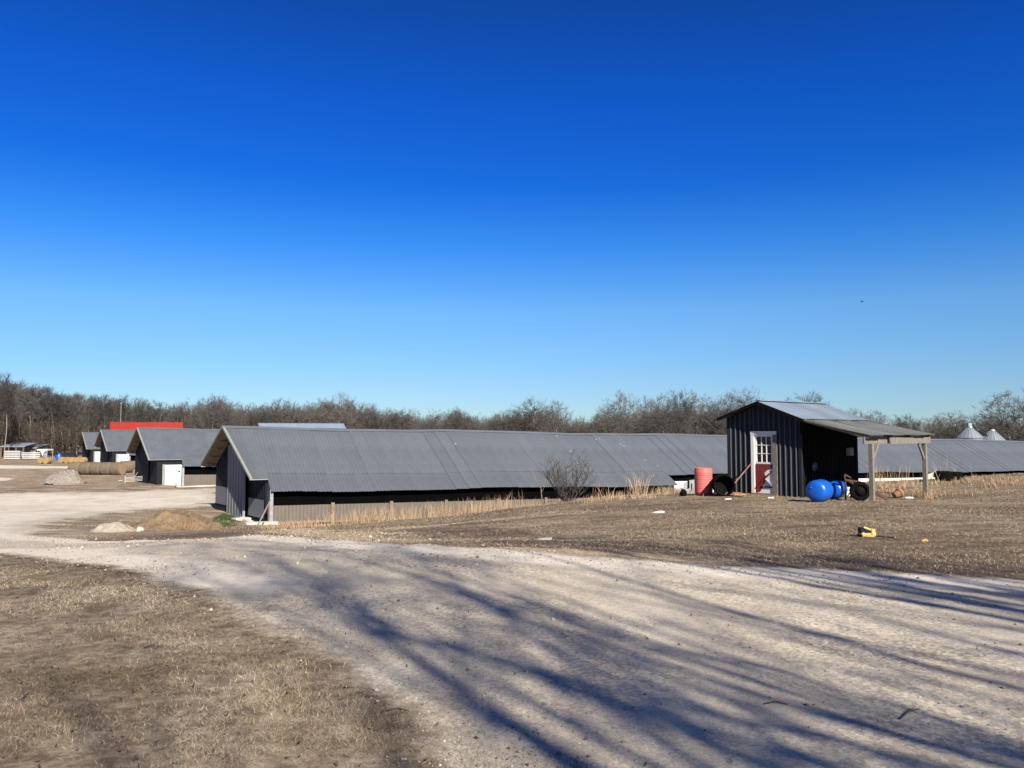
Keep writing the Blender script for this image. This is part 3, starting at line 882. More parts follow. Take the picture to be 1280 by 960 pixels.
# small things hung on the lean-to's inner wall
o = MB().box(-.02, .1, -.16, .16, -.14, .14); o.box(.1, .13, -.1, .1, -.09, .09)
tag(o.build('meter_box', M['slate']), 'grey box hung high on the dark shed wall under the lean-to', 'box').location = sp(2.87, 3.3, 1.52)
bpy.data.objects['meter_box'].rotation_euler = (0, 0, SRZ)
o = MB().lathe([(0, 0), (.13, .01), (.17, .06), (.15, .09)], 14, Matrix.Rotation(math.pi / 2, 4, 'Y'))
tag(o.build('metal_pan', M['roof_dull'], None, True), 'dull round pan hung on the dark wall by the shed corner', 'pan').location = sp(2.86, .75, 1.05)
bpy.data.objects['metal_pan'].rotation_euler = (0, 0, SRZ)

# ------------------------------------------------------------------ drums, tyres, cart and clutter round the shed
def drum_profile(R, Hh, rings=True):
    pr = [(0, 0), (R * .9, 0), (R * .98, .03)]
    for k in (.3, .36, .62, .68):
        pr += [(R * .985, Hh * (k - .02)), (R * 1.03, Hh * k), (R * .985, Hh * (k + .02))]
    pr += [(R * .98, Hh - .04), (R, Hh - .02), (R * .95, Hh), (R * .9, Hh - .02), (0, Hh - .02)]
    return pr
p = ground(879.5, 618.5)
t = thing('barrel', 'upright faded red plastic barrel standing left of the shed', 'barrel', p)
pr = [(0, 0), (.28, 0), (.31, .03)]
for k in range(5):
    z = .1 + k * .15
    pr += [(.31, z), (.316, z + .012), (.316, z + .024), (.31, z + .036), (.31, z + .075), (.315, z + .085), (.31, z + .095)]
pr += [(.31, .89), (.3, .91)]
MB().lathe(pr, 28).build('body', M['barrel_red'], t, True)
MB().lathe([(.3, .9), (.305, .935), (.29, .945), (.275, .9), (0, .895)], 28).build('rim', M['barrel_red'], t, True)
MB().lathe([(.04, .895), (.04, .93), (0, .93)], 10, Matrix.Translation((.16, .05, 0))).build('bung', M['black'], t, True)

def lying(name, label, cat, px, py, yaw, R, L, m, mtx_only=False, tilt=0):
    p = ground(px, py)
    t = thing(name, label, cat, p, yaw)
    MT = Matrix.Translation((0, 0, R)) @ Matrix.Rotation(math.pi / 2 + tilt, 4, 'X') @ Matrix.Translation((0, 0, -L / 2))
    return t, MT
# local +Z of the lathe points to local -Y, towards the camera
t, MT = lying('black_drum', 'black open drum lying on its side between the red barrel and shed', 'drum', 904, 619.5, math.radians(-8), .36, .8, None)
MB().lathe([(0, 0), (.33, 0), (.36, .04), (.36, .25), (.372, .28), (.36, .31), (.36, .52), (.372, .55), (.36, .58), (.36, .8), (.33, .8), (.32, .5), (0, .49)], 28, MT).build('body', M['black'], t, True)
pb = [(0, 0), (.2, .0), (.3, .03), (.345, .1), (.36, .22), (.352, .26), (.36, .3), (.36, .6), (.352, .64), (.36, .68), (.35, .77), (.31, .85), (.22, .9), (.1, .92), (0, .925)]
t, MT = lying('blue_drum', 'big blue plastic drum lying at the shed corner, bottom end facing out', 'drum', 1026, 627, math.radians(-42), .34, .9, None)
pb = [(r * .93, z * .82) for r, z in pb]; MT = MT @ Matrix.Translation((0, 0, .16))
MB().lathe(pb, 32, MT).build('body', M['blue'], t, True)
MB().lathe([(.03, .735), (.03, .765), (0, .765)], 12, MT @ Matrix.Translation((-.12, .1, 0))).build('bung', M['blue'], t, True)
MB().lathe([(.335, .215), (.345, .232), (.335, .25)], 32, MT).build('hoop', M['blue'], t, True)
t, MT = lying('blue_drum', 'smaller-looking blue drum half hidden behind the big blue one', 'drum', 1045, 624, math.radians(-40), .31, .85, None)
MB().lathe([(r * .86, z * .94) for r, z in pb], 32, MT).build('body', M['blue'], t, True)

def tyre(name, label, loc, R, w, yaw, flat=False, group=None):
    t = thing(name, label, 'tyre', loc, yaw, group)
    MT = Matrix.Translation((0, 0, w / 2)) if flat else Matrix.Translation((0, 0, R)) @ Matrix.Rotation(math.pi / 2, 4, 'X')
    MB().lathe([(R * .6, -w * .4), (R * .75, -w / 2), (R * .95, -w * .45), (R, -w * .3), (R, w * .3), (R * .95, w * .45), (R * .75, w / 2), (R * .6, w * .4), (R * .56, 0), (R * .6, -w * .4)], 28, MT).build('tread', M['black'], t, True)
    b = MB()
    for k in range(28):
        a = 2 * math.pi * k / 28
        b.box(-.02, .02, R * .985, R * 1.02, -w * .32, w * .32, MT @ Matrix.Rotation(a, 4, 'Z'))
    b.build('tread_block', M['black'], t)
    return t, MT
t, MT = tyre('black_tyre', 'black tyre standing beside the rusty hand cart under the lean-to', ground(1075, 626), .3, .2, math.radians(-15))
MB().lathe([(0, -.05), (.15, -.05), (.17, .05), (0, .07)], 20, MT).build('hub', M['shed_dark'], t, True)
tyre('black_tyre', 'black tyre lying in the grass at the right, left one of two', ground(1180, 601), .32, .4, math.radians(20), True)
tyre('black_tyre', 'black tyre lying in the grass at the right, right one of two', ground(1193.5, 600.5), .32, .36, math.radians(-30), True)
# rusty cart
p = ground(1066, 626)
t = thing('hand_cart', 'rusty two-handled hand cart with spindly legs under the lean-to', 'cart', p, 0)
z0 = p.z
for nm, a, b_ in (('handle', (-.22, .0, .66), (.98, -.25, .06)), ('handle', (-.05, .45, .8), (1.12, .15, .08))):
    MB().tube(a, b_, .028).build(nm, M['rust'], t)
for a, b_ in (((-.22, 0, .66), (-.2, -.02, 0)), ((-.02, -.05, .58), (-.08, -.05, 0)), ((-.05, .45, .8), (-.05, .45, 0)), ((.12, .0, .55), (-.1, -.02, .1)), ((-.2, 0, .1), (.1, -.05, .5))):
    MB().tube(a, b_, .02).build('leg', M['rust'], t)
MB().beam((-.24, -.02, .66), (.2, -.06, .6), .05, .05).build('cross_bar', M['rust'], t)
MB().beam((-.22, 0, .64), (-.05, .45, .78), .04, .04).build('cross_bar', M['rust'], t)
p = ground(1060, 622)
t = thing('crate', 'small off-white crate behind the rusty hand cart', 'crate', (p.x, p.y + .35, gz(p.x, p.y + .35)), .2)
for k in range(3): MB().box(-.22, .22, -.16, -.14, .02 + k * .11, .11 + k * .11).build('slat', M['white'], t)
for k in range(3): MB().box(-.22, .22, .14, .16, .02 + k * .11, .11 + k * .11).build('slat', M['white'], t)
for s in (-1, 1): MB().box(s * .215 - .012, s * .215 + .012, -.138, .138, .02, .33).build('side', M['wood_grey'], t)
MB().box(-.2, .2, -.136, .136, .0, .02).build('bottom', M['wood_grey'], t)
# leaning pole and its bits
a, b_ = ground(905, 620), S0 + SR * .98 + SE * (-.08) + Vector((0, 0, 1.13))
t = MB().tube(a, b_, .026, .022, 10); t.tube(b_ - (b_ - a).normalized() * .05, b_, .034, .034, 10)
tag(t.build('pole', M['pink_pole'], None, True), 'faded red pole leaning against the left side of the shed door', 'pole')
def stone(name, label, px, py, s, m, sq=.6, cat='stone', group=None, seed=0):
    p = ground(px, py); b = MB()
    r = random.Random(seed)
    n = 9
    prof = [(.0, 0), (.8, .02), (1, .3), (.85, .65), (.45, .92), (0, 1)]
    b.lathe([(q * s, z * s * sq * 1.6) for q, z in prof], n)
    b.v = [(x * (1 + r.uniform(-.18, .18)), y * (1 + r.uniform(-.18, .18)), z * (1 + r.uniform(-.15, .15))) for x, y, z in b.v]
    o = b.build(name, m); o.location = p; o.rotation_euler = (0, 0, r.uniform(0, 6))
    return tag(o, label, cat, group)
stone('brick_rubble', 'reddish rubble heap at the foot of the shed left of its door', 922, 620, .32, M['terracotta'], .25, 'rubble', seed=1)
stone('dark_ball', 'dark round lump on the grass left of the red barrel', 854.5, 620, .14, M['black'], 1.0, 'ball', seed=2)
# terracotta pot on its side
p = ground(1122, 623)
t = thing('flower_pot', 'terracotta flower pot tipped over between the lean-to posts', 'flower pot', p, math.radians(20)); t.scale = (.85,) * 3
MT = Matrix.Translation((0, 0, .17)) @ Matrix.Rotation(math.radians(70), 4, 'Y') @ Matrix.Translation((0, 0, -.18))
MB().lathe([(0, 0), (.11, 0), (.155, .26)], 20, MT).build('body', M['terracotta'], t, True)
MB().lathe([(.155, .25), (.18, .25), (.185, .33), (.165, .33), (.14, .1), (0, .04)], 20, MT).build('rim', M['terracotta'], t, True)
def scrap(name, label, px, py, pts, m, cat='litter', group=None, rz=0.0):
    p = ground(px, py); b = MB()
    n = len(pts)
    top = [(x, y, .03 + .03 * math.sin(3 * x + 5 * y)) for x, y in pts]; bot = [(x, y, .005) for x, y in pts]
    b.poly(top); b.poly(bot[::-1])
    for i in range(n):
        j = (i + 1) % n; b.poly([bot[i], bot[j], top[j], top[i]])
    o = b.build(name, m); o.location = p; o.rotation_euler = (0, 0, rz); return tag(o, label, cat, group)
scrap('white_scrap', 'flat white scrap on the ground between the lean-to posts', 1136, 623, [(-.14, -.1), (.1, -.13), (.16, .05), (.0, .12), (-.12, .06)], M['white'])
scrap('white_scrap', 'torn white paper on the lawn below the red barrel', 823, 641, [(-.17, -.03), (-.02, -.1), (.16, -.02), (.12, .09), (-.06, .05)], M['white'])
scrap('white_scrap', 'white scrap on the grass at the foot of the leaning pole', 910, 624.5, [(-.13, -.05), (.1, -.07), (.12, .03), (-.05, .06)], M['white'])
scrap('white_scrap', 'white scrap on the dirt below the shed door', 963, 623, [(-.1, -.05), (.1, -.07), (.12, .03), (-.05, .06)], M['white'])
scrap('white_scrap', 'thin pale scrap at the lawn edge left of the shed', 681, 675, [(-.14, -.02), (.12, -.04), (.13, .03), (-.1, .04)], M['concrete'])
scrap('yellow_scrap', 'tiny yellow scrap right of the toy truck', 1155, 677, [(-.05, -.03), (.04, -.05), (.05, .04)], M['yellow'])
# long boards by the two tyres
a, b_ = ground(1156, 603.5), ground(1176, 600)
b_ = a + (b_ - a).normalized() * 1.5
tag(MB().beam(a + Vector((0, 0, .18)), b_ + Vector((0, 0, .3)), .04, .2).build('white_board', M['pipe']), 'white board propped in the grass left of the two tyres', 'board')
# white damaged corner panel beside the red barrel
p = ground(863, 617.5)
t = thing('torn_metal_sheet', 'torn white metal sheet with dark holes left of the red barrel', 'panel', (p.x, p.y + .6, gz(p.x, p.y + .6)), .1)
MB().poly([(-.14, 0, 0), (.34, 0, 0), (.34, 0, .55), (.1, 0, .52), (-.14, 0, .4)]).build('sheet', M['slate'], t)
MB().poly([(.02, -.02, .2), (.1, -.02, .22), (.1, -.02, .5), (.04, -.02, .52)]).build('dark_gap', M['black'], t)
MB().poly([(.16, -.022, .1), (.2, -.022, .12), (.21, -.022, .42), (.17, -.022, .4)]).build('dark_gap', M['black'], t)

# yellow toy truck
p = ground(1083, 671)
t = thing('toy_truck', 'broken yellow toy dump truck lying on the lawn', 'toy truck', p, math.radians(8))
MB().box(-.13, .13, -.055, .055, .035, .06).build('chassis', M['yellow_pale'], t)
MB().box(.07, .14, -.05, .05, .06, .13).build('cab', M['yellow_pale'], t)
b = MB(); b.poly([(-.12, -.055, .07), (.05, -.055, .085), (-.03, -.055, .15), (-.13, -.055, .16)]); b.poly([(-.12, .055, .07), (-.13, .055, .16), (-.03, .055, .15), (.05, .055, .085)])
b.quad((-.12, -.055, .07), (-.12, .055, .07), (.05, .055, .085), (.05, -.055, .085)); b.quad((-.12, -.055, .07), (-.13, -.055, .16), (-.13, .055, .16), (-.12, .055, .07))
b.build('dump_bed', M['navy'], t)
MB().beam((-.09, -.06, .17), (.05, -.05, .12), .03, .03).build('bed_rim', M['yellow_pale'], t)
for x in (-.09, .1):
    for y in (-.06, .06):
        w = MB().lathe([(0, -.015), (.035, -.015), (.04, 0), (.035, .015), (0, .015)], 14, Matrix.Translation((x, y, .04)) @ Matrix.Rotation(math.pi / 2, 4, 'X')).build('wheel', M['yellow_pale'] if y < 0 else M['black'], t, True)
MB().beam((-.13, -.09, .03), (.08, -.1, .02), .02, .03).build('bumper', M['yellow'], t)
tag(MB().beam(ground(1097, 671) + Vector((0, 0, .012)), ground(1119, 673) + Vector((0, 0, .012)), .03, .02).build('stick', M['wood_grey']), 'pale stick on the lawn just right of the toy truck', 'stick')

# ------------------------------------------------------------------ yard: bales, piles, pens
def bale(px, d, yaw, label, group, m, R=.85, L=1.4, py=592):
    p = at(px, py, d); z = gz(p.x, p.y)
    t = thing('hay_bale', label, 'hay bale', (p.x, p.y, z), yaw, group)
    r = random.Random(int(px * 7))
    MT = Matrix.Translation((0, 0, R * .95)) @ Matrix.Rotation(math.pi / 2, 4, 'Y') @ Matrix.Translation((0, 0, -L / 2))
    b = MB().lathe([(R * .9, 0), (R, .08), (R * .985, L * .25), (R * 1.01, L * .5), (R * .985, L * .75), (R, L - .08), (R * .9, L)], 24, MT)
    b.v = [(x + r.uniform(-.02, .02), y + r.uniform(-.03, .03), max(.0, z_ + r.uniform(-.03, .03))) for x, y, z_ in b.v]
    b.build('rolled_hay', m, t, True)
    for s, o in ((0, -.0), (L, .0)):
        MB().lathe([(R * .92, s), (R * .6, s + (.02 if s else -.02)), (R * .3, s + (.0 if s else 0)), (0, s + (.03 if s else -.03))], 24, MT).build('bale_end', M['hay_end'] if m != M['hay_gold'] else m, t, True)
    return t
for i, px in enumerate((95.5, 108.5, 121.5, 134.5, 147)):
    bale(px, 106 - i * .45, -.13, ['leftmost hay bale of the grey-brown row in front of the small barns', 'second hay bale from the left in the grey-brown row', 'middle hay bale of the five in the grey-brown row', 'fourth hay bale from the left in the grey-brown row', 'rightmost hay bale of the five, its round end facing the long barn'][i],
         'weathered hay bales in a row', M['hay'])
bale(157, 110, .9, 'hay bale set behind the right end of the grey-brown row', 'weathered hay bales in a row', M['hay'])
for i, (px, d) in enumerate(((52.5, 152), (59.5, 150), (78.5, 156), (85, 155), (91.5, 154), (98, 153), (104, 152))):
    bale(px, d, 1.45, 'golden hay bale left of the gap in the far row' if i == 0 else 'golden hay bale right at the gap in the far row' if i == 1 else 'golden hay bale in the far row by the leftmost barn', 'golden hay bales far off in the yard', M['hay_gold'], R=.6, L=1.2, py=574)

def mound(name, label, px0, px1, py, d, h, m, cat='pile', seed=0, peak=.5):
    a, c = at(px0, py, d), at(px1, py, d)
    W = (c.x - a.x) / 2; cx = (a.x + c.x) / 2
    n = 48
    u = np.linspace(-1, 1, n)
    X, Y = np.meshgrid(u, u, indexing='ij')
    r = np.hypot(X - (peak - .5) * (1 - np.hypot(X, Y)), Y)
    r = r + (fbm(X * 1.7 + seed, Y * 1.7, seed + 4) - .5) * .5
    q = np.clip(1 - r * r, 0, 1) ** 1.5
    hh = q * (.45 + 1.0 * fbm(X * 2.1 + seed * 3, Y * 2.1, seed)) + (fbm(X * 9, Y * 9, seed + 1) - .5) * .1 * np.clip((1 - r) * 4, 0, 1) + (fbm(X * 20, Y * 20, seed + 2) - .5) * .06 * np.clip((1 - r) * 6, 0, 1)
    x, y = cx + X * W, d + Y * min(W, 4)
    z = hgt(x, y) - .06 + hh * h * 1.15
    V = np.stack([x.ravel() - cx, y.ravel() - d, z.ravel() - gz(cx, d)], 1)
    i, j = np.meshgrid(np.arange(n - 1), np.arange(n - 1), indexing='ij')
    k = (i * n + j).ravel(); Fq = np.stack([k, k + n, k + n + 1, k + 1], 1)
    rr = r.ravel(); Fq = Fq[(rr[Fq] < 1.05).all(1)]
    used = np.unique(Fq); rm = -np.ones(len(V), int); rm[used] = np.arange(len(used))
    o = link(name, np_mesh(name, V[used], rm[Fq], m, None, True)); o.location = (cx, d, gz(cx, d))
    return tag(o, label, cat)
M['gravel_pile'] = mat('gravel_grey', (.2, .176, .148), .95, 0, .4, 6, bump=1.0, bscale=14)
M['pale_pile'] = mat('pale_gravel', (.31, .27, .215), .95, 0, .3, 8, bump=.8, bscale=20)
M['dirt_pile'] = mat('rusty_dirt', (.16, .115, .07), .95, 0, .4, 4, bump=1.0, bscale=12, stain=(.3, .165, .075), stain_scale=1.4, stain_amt=.7)
mound('gravel_pile', 'grey gravel pile in the yard left of the hay bales', 52, 106, 600, 84, 1.5, M['gravel_pile'], seed=3, peak=.62)
mound('gravel_pile', 'small pale gravel pile beside the rust-brown dirt mound', 112, 178, 664, 27, .34, M['pale_pile'], seed=5, peak=.55)
mound('dirt_mound', 'rust-brown dirt mound with dead weeds beside the gravel road', 150, 282, 668, 29.5, .68, M['dirt_pile'], 'mound', seed=8, peak=.5)
stone('pale_rock', 'pale rock on the near flank of the dirt mound', 175, 664, .13, M['stone'], .7, 'rock', seed=11)

# clutter by the second barn: gate leaning, boards, pipe
p = ground(168, 604)
t = thing('metal_gate', 'bent pale metal gate lying by the corner of the second barn', 'gate', p, .3)
for k in range(4): MB().tube((-.9, 0, .15 + k * .14), (.9, .6, .25 + k * .14), .025).build('rail', M['pipe'], t)
for x in (-.9, .9): MB().tube((x, (x + .9) / 1.8 * .6, .0), (x, (x + .9) / 1.8 * .6, .8), .03).build('upright', M['pipe'], t)
p = ground(163.5, 603)
tag(MB().tube(p + Vector((0, 0, .02)), p + Vector((1.1, .8, 2.1)), .05, n=8).build('prop_pole', M['wood_grey']), 'pale pole propped against the second barn by the bent gate', 'pole')
a = ground(226, 610)
b = MB(); pts = [a + Vector((-.3, -.5, .9)), a + Vector((-.25, -.5, .12)), a + Vector((.2, -.4, .08)), a + BU * 4 + Vector((0, -.4, .1))]
for q in range(3): b.tube(pts[q], pts[q + 1], .09, n=10)
tag(b.build('downpipe', M['pipe'], None, True), 'white drain pipe bending along the ground at the second barn', 'pipe')
for i, (px, py, ln, yaw) in enumerate(((306, 650, 1.5, .8), (318, 649, 1.7, 1.0), (326, 656, 1.6, .6))):
    p = ground(px, py)
    o = MB().box(-ln / 2, ln / 2, -.28, .28, 0, .14).build('concrete_slab', M['concrete']); o.location = p; o.rotation_euler = (0, .03, yaw)
    tag(o, ['pale broken concrete slab at the long barn corner, leftmost', 'pale broken concrete slab against the long barn end wall', 'pale broken concrete slab in front of the long barn corner'][i], 'slab', 'broken concrete slabs at the barn corner')
a = ground(322, 657)
tag(MB().beam(a, a + Vector((.5, .35, 1.2)), .035, .07).build('plank', M['wood_grey']), 'grey plank leaning on the corner of the long barn', 'plank')
scrap('white_scrap', 'white scrap on the green patch by the long barn', 283, 652, [(-.2, -.06), (.15, -.1), (.2, .05), (-.1, .1)], M['white'])
scrap('white_scrap', 'white scrap on the grass right of the hay bale row', 150, 601, [(-.25, -.1), (.2, -.15), (.25, .1), (-.1, .2)], M['white'])
# far pens at the left edge
def pen(px0, px1, d, nrail, label):
    a, c = at(px0, 567, d), at(px1, 567, d)
    z = gz((a.x + c.x) / 2, d); L = c.x - a.x
    t = thing('livestock_pen', label, 'pen', (a.x, d, z), 0)
    for k in range(nrail): MB().box(0, L, -.03, .03, .25 + k * .38, .5 + k * .38).build('rail', M['pipe'], t)
    n = max(2, int(L / 1.8))
    for k in range(n + 1): MB().box(L * k / n - .08, L * k / n + .08, .03, .15, -.2, 2.0).build('fence_post', M['wood_grey'], t)
pen(5.5, 25, 176, 5, 'white-railed livestock pen in front of the open shed')
pen(27, 50, 178, 4, 'grey-railed pen between the open shed and the white canopy')
def open_shed(px0, px1, d, h, label, roofm):
    a, c = at(px0, 567, d), at(px1, 567, d); L = c.x - a.x; z = gz(a.x, d)
    t = thing('open_shed', label, 'shed', (a.x, d, z), 0)
    MB().poly([(-.4, -1, h), (L + .4, -1, h), (L + .4, 4, h + .8), (-.4, 4, h + .8)]).build('roof', roofm, t)
    MB().box(-.4, L + .4, -1.05, -1, h - .15, h + .03).build('fascia', M['trim'], t)
    for k in range(4):
        x = L * k / 3; MB().box(x - .1, x + .1, -.9, -.7, -.2, h).build('post', M['timber'], t)
    MB().quad((0, 3.8, -.2), (L, 3.8, -.2), (L, 3.8, h + .7), (0, 3.8, h + .7)).build('back_wall', M['slate'], t)
open_shed(4, 32, 186, 2.7, 'open-fronted farm shed at the far left with a pale low roof', M['roof_light'])
open_shed(32, 47, 190, 2.3, 'smaller blue-grey lean shed right of the open-fronted shed', M['blue_roof'])
a = at(50, 565, 180)
t = thing('canopy', 'white canopy on posts over dark machinery at the far left', 'canopy', (a.x, a.y, gz(a.x, a.y)), 0)
MB().box(0, 2.3, -1.2, 1.2, 2.0, 2.3).build('roof', M['white'], t)
MB().poly([(.5, -1.21, 2.0), (2.0, -1.21, 2.0), (1.5, -1.21, 1.5), (1.4, -1.21, .9), (1.15, -1.21, .9), (1.05, -1.21, 1.5)]).build('gusset', M['white'], t)
for x, y in ((.06, -1.1), (2.24, -1.1), (.06, 1.1), (2.24, 1.1)): MB().box(x - .05, x + .05, y - .05, y + .05, -.2, 2.0).build('post', M['slate'], t)
def car(label, px, d, m, L=4.2, yaw=0.1, name='parked_car'):
    a = at(px, 567, d)
    t = thing(name, label, 'car', (a.x, a.y, gz(a.x, a.y)), yaw)
    b = MB(); w = .85
    side = [(-L / 2, .35), (-L / 2, .8), (-L * .42, .9), (-L * .28, .98), (-L * .16, 1.42), (L * .18, 1.45), (L * .34, 1.0), (L / 2 - .1, .9), (L / 2, .6), (L / 2, .35)]
    b.poly([(x, -w, z) for x, z in side]); b.poly([(x, w, z) for x, z in side][::-1])
    for (x0, z0), (x1, z1) in zip(side, side[1:] + side[:1]): b.quad((x0, -w, z0), (x0, w, z0), (x1, w, z1), (x1, -w, z1))
    b.build('body', m, t)
    MB().poly([(-L * .22, -w - .01, 1.0), (L * .28, -w - .01, 1.0), (L * .17, -w - .01, 1.38), (-L * .14, -w - .01, 1.36)]).build('window', M['glass'], t)
    for x in (-L * .3, L * .3):
        for y in (-w, w): MB().lathe([(0, -.1), (.28, -.1), (.32, 0), (.28, .1), (0, .1)], 14, Matrix.Translation((x, y, .32)) @ Matrix.Rotation(math.pi / 2, 4, 'X')).build('wheel', M['black'], t, True)
car('dark car parked among the far clutter behind the golden bales', 83, 182, M['navy'])
a = at(74, 565, 176); t = thing('blue_tank', 'blue tank standing behind the golden bales', 'tank', (a.x, a.y, gz(a.x, a.y)), 0)
MB().lathe([(0, 0), (.62, 0), (.65, .1), (.65, 1.1), (.5, 1.3), (0, 1.35)], 18).build('body', M['blue'], t, True)
MB().lathe([(.12, 1.33), (.12, 1.42), (0, 1.42)], 10).build('lid', M['white'], t, True)
# utility pole
a = at(150.5, 536, 195); g = gz(a.x, a.y)
t = thing('utility_pole', 'thin pale pole rising above the red barn roof', 'pole', (a.x, a.y, g))
H = at(150.5, 504.5, 195).z - g
MB().tube((0, 0, 0), (0, 0, H), .13, .09, 8).build('shaft', M['wood_grey'], t)
MB().tube((0, 0, H), (0, 0, H + .25), .16, .1, 8).build('cap', M['slate'], t)

# ------------------------------------------------------------------ bare trees
def tree_segs(seed, H, spread=.5, limbs=11, first=.25, sub=(5, 5, 4), r0=.02, wig=.16, twig=.018, lens=(.42, .5, .5, .55), up=.25, lean=(0, 0), trunk=.72):
    """list of (p0, p1, r0, r1, level): trunk, limbs, branches, twigs"""
    r = random.Random(seed)
    segs = []
    def perp(d):
        a = Vector((r.uniform(-1, 1), r.uniform(-1, 1), r.uniform(-1, 1)))
        a -= d * a.dot(d)
        return a.normalized() if a.length > 1e-3 else Vector((1, 0, 0))
    def grow(p, d, L, ra, rb, lv, n):
        pts = [(p, ra)]
        for i in range(n):
            d = (d + perp(d) * wig * r.uniform(.3, 1) + Vector((0, 0, up * .25 if lv else .02))).normalized()
            q = p + d * (L / n); rr = ra + (rb - ra) * (i + 1) / n
            segs.append((p.copy(), q.copy(), pts[-1][1], rr, lv)); p = q; pts.append((p, rr))
        return pts, d
    tr = H * r0
    d0 = Vector((lean[0], lean[1], 1)).normalized()
    pts, dl = grow(Vector((0, 0, -.3)), d0, H * trunk, tr, tr * .3, 0, 9)
    def sample(pts, f):
        x = f * (len(pts) - 1); i = min(int(x), len(pts) - 2); t = x - i
        return pts[i][0].lerp(pts[i + 1][0], t), pts[i][1] * (1 - t) + pts[i + 1][1] * t, (pts[i + 1][0] - pts[i][0]).normalized()
    def kids(pts, L, lv):
        k = [limbs, *sub][lv]
        for i in range(k):
            f = (first + (1 - first) * (i + r.random()) / k) if lv == 0 else r.uniform(.18, 1)
            if i == k - 1: f = 1.0
            p, ra, d = sample(pts, f)
            ang = spread * r.uniform(.7, 1.5) if lv == 0 else r.uniform(.35, .95)
            if f >= 1: ang *= .35
            nd = (d * math.cos(ang) + perp(d) * math.sin(ang))
            if lv == 0: nd.z = abs(nd.z); nd = nd.normalized()
            ll = L * lens[lv] * r.uniform(.65, 1.15) * ((1.15 - .45 * f) if lv == 0 else (1.1 - .4 * f))
            rr = min(ra * .62, ra) if lv < 2 else max(twig, ra * .55)
            rr = max(rr, twig)
            q, _ = grow(p, nd, ll, rr, max(twig * .55, rr * .3), lv + 1, 4 if lv == 0 else 3 if lv == 1 else 2)
            if lv + 1 <= len(sub): kids(q, ll, lv + 1)
    kids(pts, H, 0)
    k = H / max(q[1].z for q in segs)
    return [(a * k, b * k, c * k, d * k, l) for a, b, c, d, l in segs]

def fill_crown(segs, seed, H, rad, zc, rz, n, tw, twigs=7):
    """fine branches from the nearest limb out to points spread through a rounded crown, each ending in a spray of twigs"""
    r = np.random.default_rng(seed)
    nodes = np.array([q[1][:] for q in segs if q[4] > 0 or q[1].z > .35 * H])
    v = r.normal(size=(n, 3)); v /= np.linalg.norm(v, axis=1)[:, None]
    v *= (r.random(n) ** .38)[:, None]
    lump = 1 + .16 * np.sin(v[:, 0] * 7 + seed) + .14 * np.sin(v[:, 1] * 6 + v[:, 2] * 5 + seed * 2)
    P = v * lump[:, None] * np.array([rad, rad, rz]) * H + np.array([0, 0, zc * H])
    out = list(segs)
    for p in P:
        dv = nodes - p; dist = np.sqrt((dv ** 2).sum(1)) + np.clip(dv[:, 2], 0, None) * 1.5
        a = Vector(nodes[np.argmin(dist)]); b = Vector(p)
        L = (b - a).length
        m = a.lerp(b, .5) + Vector((r.normal(), r.normal(), .6)) * L * .08
        out.append((a, m, tw * 1.8, tw * 1.5, 2)); out.append((m, b, tw * 1.5, tw * 1.1, 2))
        out_d = (b - Vector((0, 0, zc * H * .75))).normalized()
        for _ in range(twigs):
            s0 = m.lerp(b, r.uniform(.2, 1))
            d = (out_d * .7 + Vector(r.normal(size=3)) * .75 + Vector((0, 0, .35))).normalized()
            q = s0 + d * H * r.uniform(.035, .085)
            out.append((s0, q, tw, tw * .6, 3))
    k = H / max(q[1].z for q in out)
    return [(a * k, b * k, c * k, d * k, l) for a, b, c, d, l in out]

def segs_arrays(segs, sides=3):
    P0 = np.array([s[0][:] for s in segs]); P1 = np.array([s[1][:] for s in segs])
    R0 = np.array([s[2] for s in segs]); R1 = np.array([s[3] for s in segs])
    D = P1 - P0; D /= np.linalg.norm(D, axis=1)[:, None] + 1e-9
    ref = np.where(np.abs(D[:, 2:3]) > .9, [[1., 0, 0]], [[0, 0, 1.]])
    Ux = np.cross(D, ref); Ux /= np.linalg.norm(Ux, axis=1)[:, None] + 1e-9
    Vx = np.cross(D, Ux)
    vs = []
    for k in range(sides):
        t = 2 * math.pi * k / sides
        o = Ux * math.cos(t) + Vx * math.sin(t)
        vs.append((P0 + o * R0[:, None], P1 + o * R1[:, None]))
    V = np.stack([v for pr_ in vs for v in pr_], 1).reshape(-1, 3)       # per segment: a0,b0,a1,b1,...
    base = np.arange(len(segs)) * 2 * sides
    Fq = []
    for k in range(sides):
        j = (k + 1) % sides
        Fq.append(np.stack([base + 2 * k, base + 2 * j, base + 2 * j + 1, base + 2 * k + 1], 1))
    return V, np.concatenate(Fq)

def tree_meshes(segs, bark, twigm, big=6):
    t = [s for s in segs if s[4] == 0]; c = [s for s in segs if s[4] == 1]; f = [s for s in segs if s[4] > 1]
    Vt, Ft = segs_arrays(t, big)
    V1, F1 = segs_arrays(c, 5); V2, F2 = segs_arrays(f, 3)
    return np_mesh('trunk', Vt, Ft, bark, None, True), np_mesh('crown', np.concatenate([V1, V2]), np.concatenate([F1, F2 + len(V1)]), twigm)

def plant(meshes, name, label, x, y, z, s, rz, group, sx=1.0, cat='tree'):
    t = thing(name, label, cat, (x, y, z), rz, group)
    t.scale = (s * sx, s * sx, s)
    link('trunk', meshes[0], t); link('crown', meshes[1], t)
    return t

